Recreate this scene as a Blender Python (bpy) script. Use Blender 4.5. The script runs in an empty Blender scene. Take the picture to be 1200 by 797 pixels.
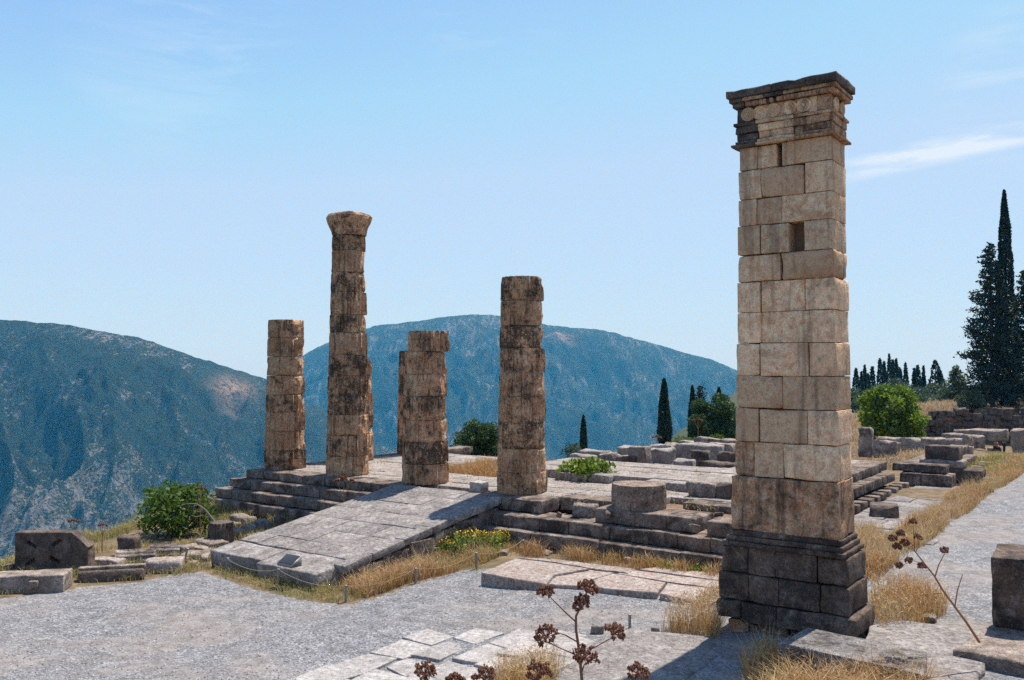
import bpy, bmesh, math, random
import numpy as np
from mathutils import Vector, Matrix

SC = bpy.context.scene
COL = SC.collection
R = math.radians
random.seed(7)

# ------------------------------------------------------------------ camera
F = 1050.0                       # focal length in photo pixels (1200 wide)
EYE = 4.37                       # eye height above the temple floor (z = 0)
PITCH = math.atan(31.5 / F)
cam_d = bpy.data.cameras.new("camera")
cam_d.sensor_width = 36.0
cam_d.lens = F / 1200.0 * 36.0
cam_d.clip_start = 0.1
cam_d.clip_end = 30000
cam = bpy.data.objects.new("camera", cam_d)
COL.objects.link(cam)
cam.location = (0, 0, EYE)
cam.rotation_euler = (R(90) + PITCH, 0, 0)
SC.camera = cam

# ------------------------------------------------------------------ sky and sun
SUN_AZ = math.atan2(0.64, 0.77)      # from +Y towards +X
SUN_EL = R(65)
world = bpy.data.worlds.new("World")
SC.world = world
world.use_nodes = True
wt = world.node_tree
wt.nodes.clear()
w_out = wt.nodes.new('ShaderNodeOutputWorld')
w_bg = wt.nodes.new('ShaderNodeBackground')
w_sky = wt.nodes.new('ShaderNodeTexSky')
w_sky.sky_type = 'NISHITA'
w_sky.sun_disc = False
w_sky.sun_elevation = SUN_EL
w_sky.sun_rotation = SUN_AZ
w_sky.altitude = 600
w_sky.air_density = 1.0
w_sky.dust_density = 0.35
w_sky.ozone_density = 0.8
w_bg.inputs['Strength'].default_value = 0.15
# thin cirrus: stretched noise on the view direction, in a few drifting bands
w_tc = wt.nodes.new('ShaderNodeTexCoord')
w_map = wt.nodes.new('ShaderNodeMapping')
w_map.inputs['Rotation'].default_value = (0, R(-8), R(20))
w_map.inputs['Scale'].default_value = (2.2, 2.2, 16)
w_n = wt.nodes.new('ShaderNodeTexNoise')
w_n.inputs['Scale'].default_value = 2.3
w_n.inputs['Detail'].default_value = 9
w_n.inputs['Roughness'].default_value = 0.62
w_n.inputs['Distortion'].default_value = 0.6
w_r = wt.nodes.new('ShaderNodeValToRGB')
w_r.color_ramp.elements[0].position = 0.46
w_r.color_ramp.elements[1].position = 0.80
w_mix = wt.nodes.new('ShaderNodeMixRGB')
w_mix.inputs['Color2'].default_value = (4.6, 4.8, 5.0, 1)
w_sc = wt.nodes.new('ShaderNodeMath')
w_sc.operation = 'MULTIPLY'
w_sc.inputs[1].default_value = 0.55
L = wt.links.new
L(w_tc.outputs['Generated'], w_map.inputs['Vector'])
L(w_map.outputs['Vector'], w_n.inputs['Vector'])
L(w_n.outputs['Fac'], w_r.inputs['Fac'])
w_tot = None
for px_, py_, tight, k_ in ((180, 70, 0.994, 0.35), (255, 0, 0.995, 0.4), (575, 5, 0.996, 0.5), (1215, 90, 0.995, 0.6), (-450, 150, 0.97, 0.5), (1700, 120, 0.97, 0.8)):
    d_ = Vector(((px_ - 600) / F, 1.0, (430 - py_) / F)).normalized()
    dn = wt.nodes.new('ShaderNodeVectorMath'); dn.operation = 'DOT_PRODUCT'
    dn.inputs[1].default_value = d_
    L(w_tc.outputs['Generated'], dn.inputs[0])
    mr = wt.nodes.new('ShaderNodeMapRange')
    mr.interpolation_type = 'SMOOTHSTEP'
    mr.inputs['From Min'].default_value = tight
    mr.inputs['From Max'].default_value = 1.0
    mr.inputs['To Max'].default_value = k_
    L(dn.outputs['Value'], mr.inputs['Value'])
    if w_tot is None:
        w_tot = mr.outputs[0]
    else:
        ad = wt.nodes.new('ShaderNodeMath'); ad.operation = 'ADD'; ad.use_clamp = True
        L(w_tot, ad.inputs[0]); L(mr.outputs[0], ad.inputs[1])
        w_tot = ad.outputs[0]
w_mm = wt.nodes.new('ShaderNodeMath'); w_mm.operation = 'MULTIPLY'
L(w_r.outputs['Color'], w_mm.inputs[0]); L(w_tot, w_mm.inputs[1])
def _dir(px_, py_): return Vector(((px_ - 600) / F, 1.0, (430 - py_) / F)).normalized()
d1_, d2_ = _dir(1010, 197), _dir(1230, 150)
nn_ = d1_.cross(d2_).normalized()
sm_ = (d1_ + d2_).normalized()
def w_node(op, *ins):
    x = wt.nodes.new('ShaderNodeMath'); x.operation = op
    for k, v in enumerate(ins):
        if hasattr(v, 'is_output'): L(v, x.inputs[k])
        else: x.inputs[k].default_value = v
    return x.outputs[0]
def w_dot(vec):
    x = wt.nodes.new('ShaderNodeVectorMath'); x.operation = 'DOT_PRODUCT'
    x.inputs[1].default_value = vec
    L(w_tc.outputs['Generated'], x.inputs[0])
    return x.outputs['Value']
def w_range(v, a, b):
    x = wt.nodes.new('ShaderNodeMapRange'); x.interpolation_type = 'SMOOTHSTEP'
    x.inputs['From Min'].default_value = a; x.inputs['From Max'].default_value = b
    L(v, x.inputs['Value'])
    return x.outputs[0]
wn2 = wt.nodes.new('ShaderNodeTexNoise')
wn2.inputs['Scale'].default_value = 9; wn2.inputs['Detail'].default_value = 7; wn2.inputs['Roughness'].default_value = 0.6
wm2 = wt.nodes.new('ShaderNodeMapping'); wm2.inputs['Scale'].default_value = (1, 1, 5); wm2.inputs['Rotation'].default_value = (0, R(12), 0)
L(w_tc.outputs['Generated'], wm2.inputs['Vector']); L(wm2.outputs['Vector'], wn2.inputs['Vector'])
off_ = w_node('ADD', w_dot(nn_), w_node('MULTIPLY', w_node('SUBTRACT', wn2.outputs['Fac'], 0.5), 0.02))
band_ = w_range(w_node('ABSOLUTE', off_), 0.016, 0.001)
along_ = w_range(w_dot(sm_), 0.9925, 0.9985)
streak_ = w_node('MULTIPLY', w_node('MULTIPLY', band_, along_), w_node('MULTIPLY', w_range(wn2.outputs['Fac'], 0.28, 0.62), 1.5))
L(w_node('MINIMUM', w_node('ADD', w_mm.outputs[0], streak_), 1.0), w_sc.inputs[0])
L(w_sc.outputs[0], w_mix.inputs['Fac'])
w_tint = wt.nodes.new('ShaderNodeMixRGB')
w_tint.blend_type = 'MULTIPLY'
w_tint.inputs['Fac'].default_value = 1.0
w_tint.inputs['Color2'].default_value = (0.82, 0.92, 1.03, 1)
L(w_sky.outputs['Color'], w_tint.inputs['Color1'])
w_dk = wt.nodes.new('ShaderNodeMixRGB')      # even out the pale band low over the hills
w_dk.blend_type = 'DARKEN'
w_dk.inputs['Fac'].default_value = 0.9
w_dk.inputs['Color2'].default_value = (2.4, 3.25, 4.35, 1)
L(w_tint.outputs['Color'], w_dk.inputs['Color1'])
L(w_dk.outputs['Color'], w_mix.inputs['Color1'])
L(w_mix.outputs['Color'], w_bg.inputs['Color'])
L(w_bg.outputs['Background'], w_out.inputs['Surface'])

sun_d = bpy.data.lights.new("sun", 'SUN')
sun_d.energy = 5.0
sun_d.angle = R(0.5)
sun_d.color = (1.0, 0.94, 0.85)
sun = bpy.data.objects.new("sun", sun_d)
COL.objects.link(sun)
sd = Vector((math.sin(SUN_AZ) * math.cos(SUN_EL), math.cos(SUN_AZ) * math.cos(SUN_EL), math.sin(SUN_EL)))
sun.rotation_euler = sd.to_track_quat('Z', 'Y').to_euler()
sun.location = (20, 20, 60)

SC.view_settings.view_transform = 'Standard'
SC.view_settings.look = 'None'
SC.view_settings.exposure = 0.5
SC.view_settings.gamma = 1.0
SC.cycles.use_denoising = False      # keep the fine grain of scrub, gravel and stone
SC.view_settings.use_curve_mapping = False

# ------------------------------------------------------------------ frames
CT, ST = 0.810, 0.587
ORG = Vector((0.36, 31.5, 0.0))      # foot of the nearest column
ROT = -math.atan2(ST, CT)
def T(x, y, z=0.0):
    """temple frame (x to the north, y along the flank away from the viewer) -> world"""
    return Vector((ORG.x + CT * x + ST * y, ORG.y - ST * x + CT * y, z))
def Tinv(X, Y):
    a, b = X - ORG.x, Y - ORG.y
    return a * CT - b * ST, a * ST + b * CT
def ray(px, py):
    dx, dy = (px - 600) / F, (398.5 - py) / F
    c, s = math.cos(PITCH), math.sin(PITCH)
    return dx, c - dy * s, s + dy * c
def at(px, py, z):
    dx, dY, dz = ray(px, py)
    t = (z - EYE) / dz
    return Vector((dx * t, dY * t, z))
def atY(px, py, Y):
    dx, dY, dz = ray(px, py)
    t = Y / dY
    return Vector((dx * t, Y, EYE + dz * t))

# ------------------------------------------------------------------ noise
def _h(ix, iy, iz, s):
    n = (ix * 374761393 + iy * 668265263 + iz * 2147483647 + s * 144269) & 0xffffffff
    n = ((n ^ (n >> 13)) * 1274126177) & 0xffffffff
    n = ((n ^ (n >> 16)) * 2246822519) & 0xffffffff
    return ((n ^ (n >> 15)) & 0xffff) / 32767.5 - 1.0
def vn(p, s=0):
    p = np.asarray(p, dtype=np.float64)
    i = np.floor(p).astype(np.int64)
    f = p - i
    f = f * f * f * (f * (f * 6 - 15) + 10)
    x, y, z = i[:, 0], i[:, 1], i[:, 2]
    u, v, w = f[:, 0], f[:, 1], f[:, 2]
    def l(a, b, t): return a + (b - a) * t
    c = [[[_h(x + a, y + b, z + d, s) for d in (0, 1)] for b in (0, 1)] for a in (0, 1)]
    return l(l(l(c[0][0][0], c[1][0][0], u), l(c[0][1][0], c[1][1][0], u), v),
             l(l(c[0][0][1], c[1][0][1], u), l(c[0][1][1], c[1][1][1], u), v), w)
def fbm(p, o=4, s=0, g=0.5, lac=2.0):
    p = np.asarray(p, dtype=np.float64)
    t, a = np.zeros(len(p)), 1.0
    for k in range(o):
        t += a * vn(p, s + k * 17)
        p = p * lac + 11.3
        a *= g
    return t
def sstep(a, b, x):
    t = np.clip((x - a) / (b - a), 0, 1)
    return t * t * (3 - 2 * t)

# ------------------------------------------------------------------ mesh and object helpers
def mesh_np(name, verts, faces, smooth=None):
    """verts (N,3); faces: (M,k) array or list of such arrays"""
    me = bpy.data.meshes.new(name)
    verts = np.asarray(verts, dtype=np.float32)
    fl = faces if isinstance(faces, list) else [faces]
    fl = [np.asarray(f, dtype=np.int32) for f in fl if len(f)]
    me.vertices.add(len(verts))
    me.vertices.foreach_set('co', verts.ravel())
    nl = sum(f.size for f in fl)
    npoly = sum(len(f) for f in fl)
    me.loops.add(nl)
    me.polygons.add(npoly)
    me.loops.foreach_set('vertex_index', np.concatenate([f.ravel() for f in fl]))
    starts, o = [], 0
    for f in fl:
        starts.append(o + np.arange(len(f), dtype=np.int32) * f.shape[1])
        o += f.size
    me.polygons.foreach_set('loop_start', np.concatenate(starts))
    if smooth is not None:
        me.polygons.foreach_set('use_smooth', np.full(npoly, bool(smooth)))
    me.update(calc_edges=True)
    me.validate()
    return me
def link(name, me, mat=None, parent=None, loc=(0, 0, 0), rot=(0, 0, 0)):
    o = bpy.data.objects.new(name, me)
    COL.objects.link(o)
    o.location = loc
    o.rotation_euler = rot
    if parent is not None:
        o.parent = parent
    if mat is not None and me is not None and not me.materials:
        me.materials.append(mat)
    return o
def tag(o, label=None, cat=None, group=None, kind=None):
    if label: o['label'] = label
    if cat: o['category'] = cat
    if group: o['group'] = group
    if kind: o['kind'] = kind
    return o
def thing(name, label, cat, loc=(0, 0, 0), rotz=0.0, group=None):
    o = bpy.data.objects.new(name, None)
    COL.objects.link(o)
    o.location = loc
    o.rotation_euler = (0, 0, rotz)
    o.empty_display_size = 0.3
    return tag(o, label, cat, group)

_seed = [100]
def nseed():
    _seed[0] += 1
    return _seed[0]

def block_me(w, d, h, bev=0.03, rough=0.012, seg=0.4, seed=None, chip=1.0, taper=(1, 1), lean=0.0, cut=None):
    """weathered stone block, origin in the middle of its underside"""
    if seed is None: seed = nseed()
    b = min(bev, 0.2 * min(w, d, h))
    def cuts(Ln):
        n = max(1, int(round((Ln - 2 * b) / seg)))
        n = min(n, 9)
        inner = np.linspace(-Ln / 2 + b, Ln / 2 - b, n + 1)
        return np.concatenate([[-Ln / 2], inner, [Ln / 2]])
    cx, cy, cz = cuts(w), cuts(d), cuts(h)
    nx, ny, nz = len(cx), len(cy), len(cz)
    idx, vs = {}, []
    def vid(i, j, k):
        key = (i, j, k)
        if key not in idx:
            idx[key] = len(vs)
            vs.append((cx[i], cy[j], cz[k]))
        return idx[key]
    fs = []
    for i in range(nx - 1):
        for j in range(ny - 1):
            fs.append((vid(i, j, 0), vid(i, j + 1, 0), vid(i + 1, j + 1, 0), vid(i + 1, j, 0)))
            fs.append((vid(i, j, nz - 1), vid(i + 1, j, nz - 1), vid(i + 1, j + 1, nz - 1), vid(i, j + 1, nz - 1)))
    for i in range(nx - 1):
        for k in range(nz - 1):
            fs.append((vid(i, 0, k), vid(i + 1, 0, k), vid(i + 1, 0, k + 1), vid(i, 0, k + 1)))
            fs.append((vid(i, ny - 1, k), vid(i, ny - 1, k + 1), vid(i + 1, ny - 1, k + 1), vid(i + 1, ny - 1, k)))
    for j in range(ny - 1):
        for k in range(nz - 1):
            fs.append((vid(0, j, k), vid(0, j, k + 1), vid(0, j + 1, k + 1), vid(0, j + 1, k)))
            fs.append((vid(nx - 1, j, k), vid(nx - 1, j + 1, k), vid(nx - 1, j + 1, k + 1), vid(nx - 1, j, k + 1)))
    p = np.array(vs)
    half = np.array([w / 2, d / 2, h / 2])
    off = np.array([seed * 3.17, seed * 1.31, seed * 0.77])
    nb = vn(p * 1.7 + off, 3)
    nb2 = vn(p * 5.0 + off, 5)
    bb = np.clip(b * (0.75 + 0.9 * chip * np.maximum(nb, -0.4) + 0.5 * chip * nb2), b * 0.15, b * 2.6)
    inner = np.clip(p, -(half - bb[:, None]), half - bb[:, None])
    dv = p - inner
    ln = np.maximum(np.linalg.norm(dv, axis=1), 1e-6)
    mx = np.max(np.abs(dv), axis=1)
    q = inner + dv / ln[:, None] * np.minimum(bb, np.maximum(mx, 1e-6))[:, None]
    for a in range(3):
        q[:, a] += rough * (fbm(p * 2.2 + off + a * 31.7, 2, 7 + a) + 0.35 * vn(p * 9 + off, 50 + a))
    q[:, 2] += h / 2
    t = q[:, 2] / h
    q[:, 0] *= 1 + (taper[0] - 1) * t
    q[:, 1] *= 1 + (taper[1] - 1) * t
    q[:, 0] += lean * t * h
    if cut is not None:
        q = cut(q)
    me = mesh_np('block', q, np.array(fs))
    return me
def block(name, w, d, h, loc, mat, parent=None, rotz=0.0, tilt=(0, 0), **kw):
    me = block_me(w, d, h, **kw)
    me.name = name
    return link(name, me, mat, parent, loc, (tilt[0], tilt[1], rotz))

def tube_np(pts, rad, n=7, cap=True):
    pts = [Vector(p) for p in pts]
    vs, fs = [], []
    up0 = Vector((0.31, 0.17, 0.93))
    for i, p in enumerate(pts):
        a = pts[max(i - 1, 0)]
        b = pts[min(i + 1, len(pts) - 1)]
        t = (b - a).normalized()
        s = t.cross(up0)
        if s.length < 0.05: s = t.cross(Vector((1, 0, 0)))
        s.normalize()
        u = s.cross(t)
        for k in range(n):
            an = 2 * math.pi * k / n
            vs.append(p + (s * math.cos(an) + u * math.sin(an)) * rad[i])
    for i in range(len(pts) - 1):
        for k in range(n):
            fs.append((i * n + k, i * n + (k + 1) % n, (i + 1) * n + (k + 1) % n, (i + 1) * n + k))
    return vs, fs
def tubes_me(name, lst, n=7, smooth=True):
    V, Fq = [], []
    for pts, rad in lst:
        v, f = tube_np(pts, rad, n)
        o = len(V)
        V += [tuple(x) for x in v]
        Fq += [tuple(i + o for i in q) for q in f]
        o2 = len(V)
    me = mesh_np(name, np.array(V), np.array(Fq), smooth)
    return me

def prism_me(pts, ztop, thick, jitter=0.0, seed=None, bev=0.02):
    """flat slab from a world polygon, relative to its centroid; top at z=0"""
    if seed is None: seed = nseed()
    rnd = random.Random(seed)
    # resample the edges so that the outline can be uneven
    out = []
    n = len(pts)
    for i in range(n):
        a, b = Vector(pts[i][:2]), Vector(pts[(i + 1) % n][:2])
        ln = (b - a).length
        m = max(1, int(ln / 0.35))
        nrm = Vector((b.y - a.y, a.x - b.x)).normalized()
        for k in range(m):
            q = a.lerp(b, k / m)
            if k > 0: q = q + nrm * rnd.uniform(-1, 1) * jitter
            out.append(q)
    c = sum(out, Vector((0, 0))) / len(out)
    bm = bmesh.new()
    rings = []
    rad_ = sum((q - c).length for q in out) / len(out)
    for sc, z in ((1.0, -thick), (1.0, -bev * 0.9), (1.0 - bev * 0.45 / rad_, -bev * 0.2), (1.0 - bev * 1.2 / rad_, 0.0)):
        rings.append([bm.verts.new(((q.x - c.x) * sc, (q.y - c.y) * sc, z + rnd.uniform(-1, 1) * bev * 0.15)) for q in out])
    m = len(out)
    area = sum(out[i].x * out[(i + 1) % m].y - out[(i + 1) % m].x * out[i].y for i in range(m))
    for a, b in zip(rings[:-1], rings[1:]):
        for i in range(m):
            f = (a[i], a[(i + 1) % m], b[(i + 1) % m], b[i])
            bm.faces.new(f if area > 0 else f[::-1])
    f = rings[-1]
    top = bm.faces.new(f if area > 0 else f[::-1])
    bmesh.ops.triangulate(bm, faces=[top])
    me = bpy.data.meshes.new('slab')
    bm.to_mesh(me)
    bm.free()
    return me, Vector((c.x, c.y, ztop))

# ------------------------------------------------------------------ materials
def new_mat(name):
    m = bpy.data.materials.new(name)
    m.use_nodes = True
    nt = m.node_tree
    nt.nodes.clear()
    o = nt.nodes.new('ShaderNodeOutputMaterial')
    p = nt.nodes.new('ShaderNodeBsdfPrincipled')
    p.inputs['Roughness'].default_value = 0.9
    p.inputs['Specular IOR Level'].default_value = 0.25
    nt.links.new(p.outputs[0], o.inputs['Surface'])
    return m, nt, p, o
class N:
    """small node-graph writer"""
    def __init__(s, nt): s.nt = nt
    def n(s, t, **kw):
        x = s.nt.nodes.new(t)
        for k, v in kw.items(): setattr(x, k, v)
        return x
    def l(s, a, b): s.nt.links.new(a, b)
    def pos(s, scale=(1, 1, 1), kind='Position', rot=(0, 0, 0)):
        if kind == 'Position':
            g = s.n('ShaderNodeNewGeometry').outputs['Position']
        else:
            g = s.n('ShaderNodeTexCoord').outputs[kind]
        m = s.n('ShaderNodeMapping')
        m.inputs['Scale'].default_value = scale
        m.inputs['Rotation'].default_value = rot
        s.l(g, m.inputs['Vector'])
        return m.outputs['Vector']
    def noise(s, vec, scale, detail=6, rough=0.55, dist=0.0):
        x = s.n('ShaderNodeTexNoise')
        x.inputs['Scale'].default_value = scale
        x.inputs['Detail'].default_value = detail
        x.inputs['Roughness'].default_value = rough
        x.inputs['Distortion'].default_value = dist
        s.l(vec, x.inputs['Vector'])
        return x.outputs['Fac']
    def voro(s, vec, scale, feature='F1', out='Distance', rnd=1.0):
        x = s.n('ShaderNodeTexVoronoi')
        x.feature = feature
        x.inputs['Scale'].default_value = scale
        x.inputs['Randomness'].default_value = rnd
        s.l(vec, x.inputs['Vector'])
        return x.outputs[out]
    def ramp(s, fac, stops):
        x = s.n('ShaderNodeValToRGB')
        e = x.color_ramp.elements
        while len(e) < len(stops): e.new(0.5)
        for k, (p, c) in enumerate(stops):
            e[k].position = p
            if not hasattr(c, '__len__'): c = (c, c, c)
            e[k].color = tuple(c) + (1,)
        s.l(fac, x.inputs['Fac'])
        return x.outputs['Color']
    def mix(s, fac, a, b, mode='MIX'):
        x = s.n('ShaderNodeMixRGB', blend_type=mode)
        for v, k in ((fac, 'Fac'), (a, 'Color1'), (b, 'Color2')):
            if hasattr(v, 'is_output'): s.l(v, x.inputs[k])
            elif k == 'Fac': x.inputs[k].default_value = v
            else: x.inputs[k].default_value = (tuple(v) + (1,)) if hasattr(v, '__len__') else (v, v, v, 1)
        return x.outputs['Color']
    def math(s, op, a, b=0.0, clamp=False):
        x = s.n('ShaderNodeMath', operation=op, use_clamp=clamp)
        for v, k in ((a, 0), (b, 1)):
            if hasattr(v, 'is_output'): s.l(v, x.inputs[k])
            else: x.inputs[k].default_value = v
        return x.outputs[0]
    def bump(s, hgt, strength, dist, prev=None):
        x = s.n('ShaderNodeBump')
        x.inputs['Strength'].default_value = strength
        x.inputs['Distance'].default_value = dist
        s.l(hgt, x.inputs['Height'])
        if prev is not None: s.l(prev, x.inputs['Normal'])
        return x.outputs['Normal']

def stone_mat(name, ca, cb, dark=(0.035, 0.032, 0.03), dark_lo=0.55, dark_hi=0.68, dark_amt=0.8,
              rust=(0.33, 0.16, 0.07), rust_lo=0.6, rust_hi=0.75, rust_amt=0.5, pale=None, pale_amt=0.0,
              var=0.25, streak=0.0, bump=0.5, scale=1.0, mott=0.7, dark_var=0.10, pit=0.5, speck=0.0, streak_f=1.0, hue=0.0, hue_col=(0.6, 0.36, 0.2)):
    m, nt, p, o = new_mat(name)
    g = N(nt)
    pos = g.pos((scale, scale, scale))
    info = g.n('ShaderNodeObjectInfo').outputs['Random']
    c = g.ramp(g.noise(pos, 1.6, 8, 0.6, 0.4), [(0.32, ca), (0.68, cb)])
    # mottling at hand size
    c = g.mix(mott, c, g.ramp(g.noise(pos, 9, 9, 0.72), [(0.34, 0.08), (0.5, 0.48), (0.66, 0.92)]), 'OVERLAY')
    c = g.mix(mott, c, g.ramp(g.noise(pos, 38, 5, 0.65), [(0.32, 0.15), (0.5, 0.5), (0.68, 0.85)]), 'OVERLAY')
    if hue > 0:
        h_ = g.math('FRACT', g.math('MULTIPLY', info, 7.31))
        c = g.mix(g.math('MULTIPLY', g.ramp(h_, [(0.35, 0.0), (1.0, 1.0)]), hue), c, hue_col)
    # rust and clay stains
    f = g.ramp(g.noise(pos, 2.3, 7, 0.6, 0.8), [(rust_lo, 0.0), (rust_hi, 1.0)])
    c = g.mix(g.math('MULTIPLY', f, rust_amt), c, rust)
    if pale is not None:
        f = g.ramp(g.noise(pos, 3.1, 6, 0.6, 1.2), [(0.55, 0.0), (0.62, 1.0)])
        c = g.mix(g.math('MULTIPLY', f, pale_amt), c, pale)
    # black lichen: big patches broken up by fine ones
    d = g.noise(pos, 1.9, 10, 0.72, 0.3)
    d2 = g.noise(pos, 9.0, 8, 0.7)
    d = g.math('ADD', g.math('MULTIPLY', d, 0.62), g.math('MULTIPLY', d2, 0.38))
    d = g.math('ADD', d, g.math('MULTIPLY', g.math('SUBTRACT', info, 0.5), dark_var))
    f = g.ramp(d, [(dark_lo, 0.0), (dark_hi, 1.0)])
    c = g.mix(g.math('MULTIPLY', f, dark_amt), c, dark)
    if pit > 0:
        f = g.ramp(g.noise(pos, 21, 5, 0.7), [(0.56, 0.0), (0.63, 1.0)])
        c = g.mix(g.math('MULTIPLY', f, pit), c, dark)
    if speck > 0:
        f = g.ramp(g.noise(pos, 27, 3, 0.6, 0.5), [(0.60, 0.0), (0.66, 1.0)])
        c = g.mix(g.math('MULTIPLY', f, speck), c, tuple(min(0.8, x * 1.5) for x in cb))
    if streak > 0:
        s = g.noise(g.pos((3.2 * streak_f, 3.2 * streak_f, 0.28 * streak_f)), 1.4, 6, 0.6)
        f = g.ramp(s, [(0.52, 0.0), (0.68, 1.0)])
        c = g.mix(g.math('MULTIPLY', f, streak), c, dark)
    # each stone its own tone
    vv = g.math('ADD', g.math('MULTIPLY', info, 2 * var), 1.0 - var)
    x = g.n('ShaderNodeVectorMath', operation='SCALE')
    g.l(c, x.inputs[0]); g.l(vv, x.inputs['Scale'])
    g.l(x.outputs[0], p.inputs['Base Color'])
    # relief
    h1 = g.noise(pos, 6, 10, 0.68)
    h2 = g.voro(pos, 26)
    n = g.bump(h1, bump, 0.10)
    n = g.bump(h2, bump * 0.55, 0.02, n)
    n = g.bump(g.noise(pos, 45, 4, 0.6), bump * 0.6, 0.012, n)
    g.l(n, p.inputs['Normal'])
    p.inputs['Roughness'].default_value = 0.92
    return m

M = {}
M['column'] = stone_mat('column_stone', (0.54, 0.285, 0.14), (0.82, 0.51, 0.295), dark=(0.034, 0.024, 0.017), dark_lo=0.475, dark_hi=0.58, dark_amt=0.92,
                        rust=(0.58, 0.28, 0.135), rust_amt=0.65, rust_lo=0.48, rust_hi=0.64, pale=(0.64, 0.50, 0.38), pale_amt=0.55, streak=0.8, streak_f=2.4, bump=1.0, var=0.2, dark_var=0.16, pit=0.85, speck=0.6)
M['pillar'] = stone_mat('pillar_marble', (0.66, 0.43, 0.255), (0.88, 0.62, 0.395), dark=(0.12, 0.085, 0.065), dark_lo=0.575, dark_hi=0.69, dark_amt=0.75,
                        rust=(0.44, 0.215, 0.095), rust_lo=0.54, rust_hi=0.64, rust_amt=0.5, streak=0.6, bump=0.7, var=0.26, mott=0.5, dark_var=0.16, pit=0.4, speck=0.1, hue=0.6, hue_col=(0.60, 0.37, 0.215))
M['pillar_rust'] = stone_mat('pillar_rusty_stone', (0.46, 0.25, 0.13), (0.66, 0.42, 0.255), dark=(0.045, 0.03, 0.022), dark_lo=0.49, dark_hi=0.6, dark_amt=0.9,
                        rust=(0.52, 0.22, 0.08), rust_lo=0.5, rust_hi=0.64, rust_amt=0.5, pale=(0.58, 0.44, 0.33), pale_amt=0.6, streak=0.8, bump=0.8, var=0.12)
M['plinth'] = stone_mat('plinth_blackened_stone', (0.11, 0.074, 0.052), (0.25, 0.18, 0.135), dark=(0.02, 0.016, 0.014), dark_lo=0.44, dark_hi=0.60, dark_amt=0.88,
                        pale=(0.32, 0.265, 0.225), pale_amt=0.65, rust_amt=0.3, bump=0.7, var=0.45, dark_var=0.2, speck=0.25)
M['step'] = stone_mat('step_limestone', (0.18, 0.13, 0.10), (0.38, 0.305, 0.25), dark=(0.026, 0.02, 0.016), dark_lo=0.475, dark_hi=0.585, dark_amt=0.88,
                      rust=(0.26, 0.13, 0.07), rust_amt=0.55, rust_lo=0.53, bump=1.0, var=0.3, dark_var=0.14, pit=0.6)
M['floor'] = stone_mat('floor_limestone', (0.258, 0.219, 0.194), (0.387, 0.348, 0.314), dark=(0.05, 0.042, 0.036), dark_lo=0.51, dark_hi=0.66, dark_amt=0.7,
                       rust=(0.33, 0.205, 0.125), rust_amt=0.55, rust_lo=0.53, bump=0.8, var=0.18)
M['ramp'] = stone_mat('ramp_limestone', (0.194, 0.17, 0.157), (0.314, 0.284, 0.262), dark=(0.045, 0.04, 0.036), dark_lo=0.52, dark_hi=0.66, dark_amt=0.7,
                      rust=(0.32, 0.235, 0.17), rust_amt=0.45, pale=(0.46, 0.435, 0.41), pale_amt=0.5, bump=0.8, var=0.2)
M['pink'] = stone_mat('pink_paving_stone', (0.31, 0.241, 0.202), (0.413, 0.357, 0.318), dark=(0.07, 0.052, 0.042), dark_lo=0.54, dark_hi=0.70, dark_amt=0.65,
                      rust=(0.31, 0.15, 0.085), rust_amt=0.6, rust_lo=0.53, bump=0.7, var=0.12)
M['flag'] = stone_mat('white_flagstone', (0.306, 0.284, 0.266), (0.432, 0.405, 0.383), dark=(0.12, 0.11, 0.10), dark_lo=0.53, dark_hi=0.70, dark_amt=0.5,
                      rust=(0.36, 0.26, 0.20), rust_amt=0.45, bump=0.6, var=0.14, mott=0.5)
M['rubble'] = stone_mat('rubble_stone', (0.25, 0.19, 0.15), (0.43, 0.36, 0.305), dark=(0.04, 0.03, 0.025), dark_lo=0.50, dark_hi=0.62, dark_amt=0.85,
                        rust_amt=0.45, bump=1.0, var=0.25)
M['dark_rubble'] = stone_mat('dark_rubble_stone', (0.11, 0.08, 0.062), (0.235, 0.18, 0.145), dark=(0.022, 0.018, 0.015), dark_lo=0.46, dark_hi=0.60, dark_amt=0.85,
                        rust_amt=0.35, bump=1.0, var=0.25, speck=0.25)
M['drum'] = stone_mat('speckled_drum_stone', (0.22, 0.15, 0.105), (0.42, 0.32, 0.245), dark=(0.03, 0.022, 0.018), dark_lo=0.45, dark_hi=0.57, dark_amt=0.9,
                      pale=(0.5, 0.42, 0.35), pale_amt=0.5, rust_amt=0.35, bump=1.0, var=0.1, pit=0.8, speck=0.8)
M['pitted'] = stone_mat('pitted_grey_rock', (0.20, 0.185, 0.172), (0.36, 0.335, 0.31), dark=(0.03, 0.027, 0.025), dark_lo=0.48, dark_hi=0.56, dark_amt=0.85,
                        rust_amt=0.2, bump=1.0, var=0.05, pit=0.9)

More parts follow.
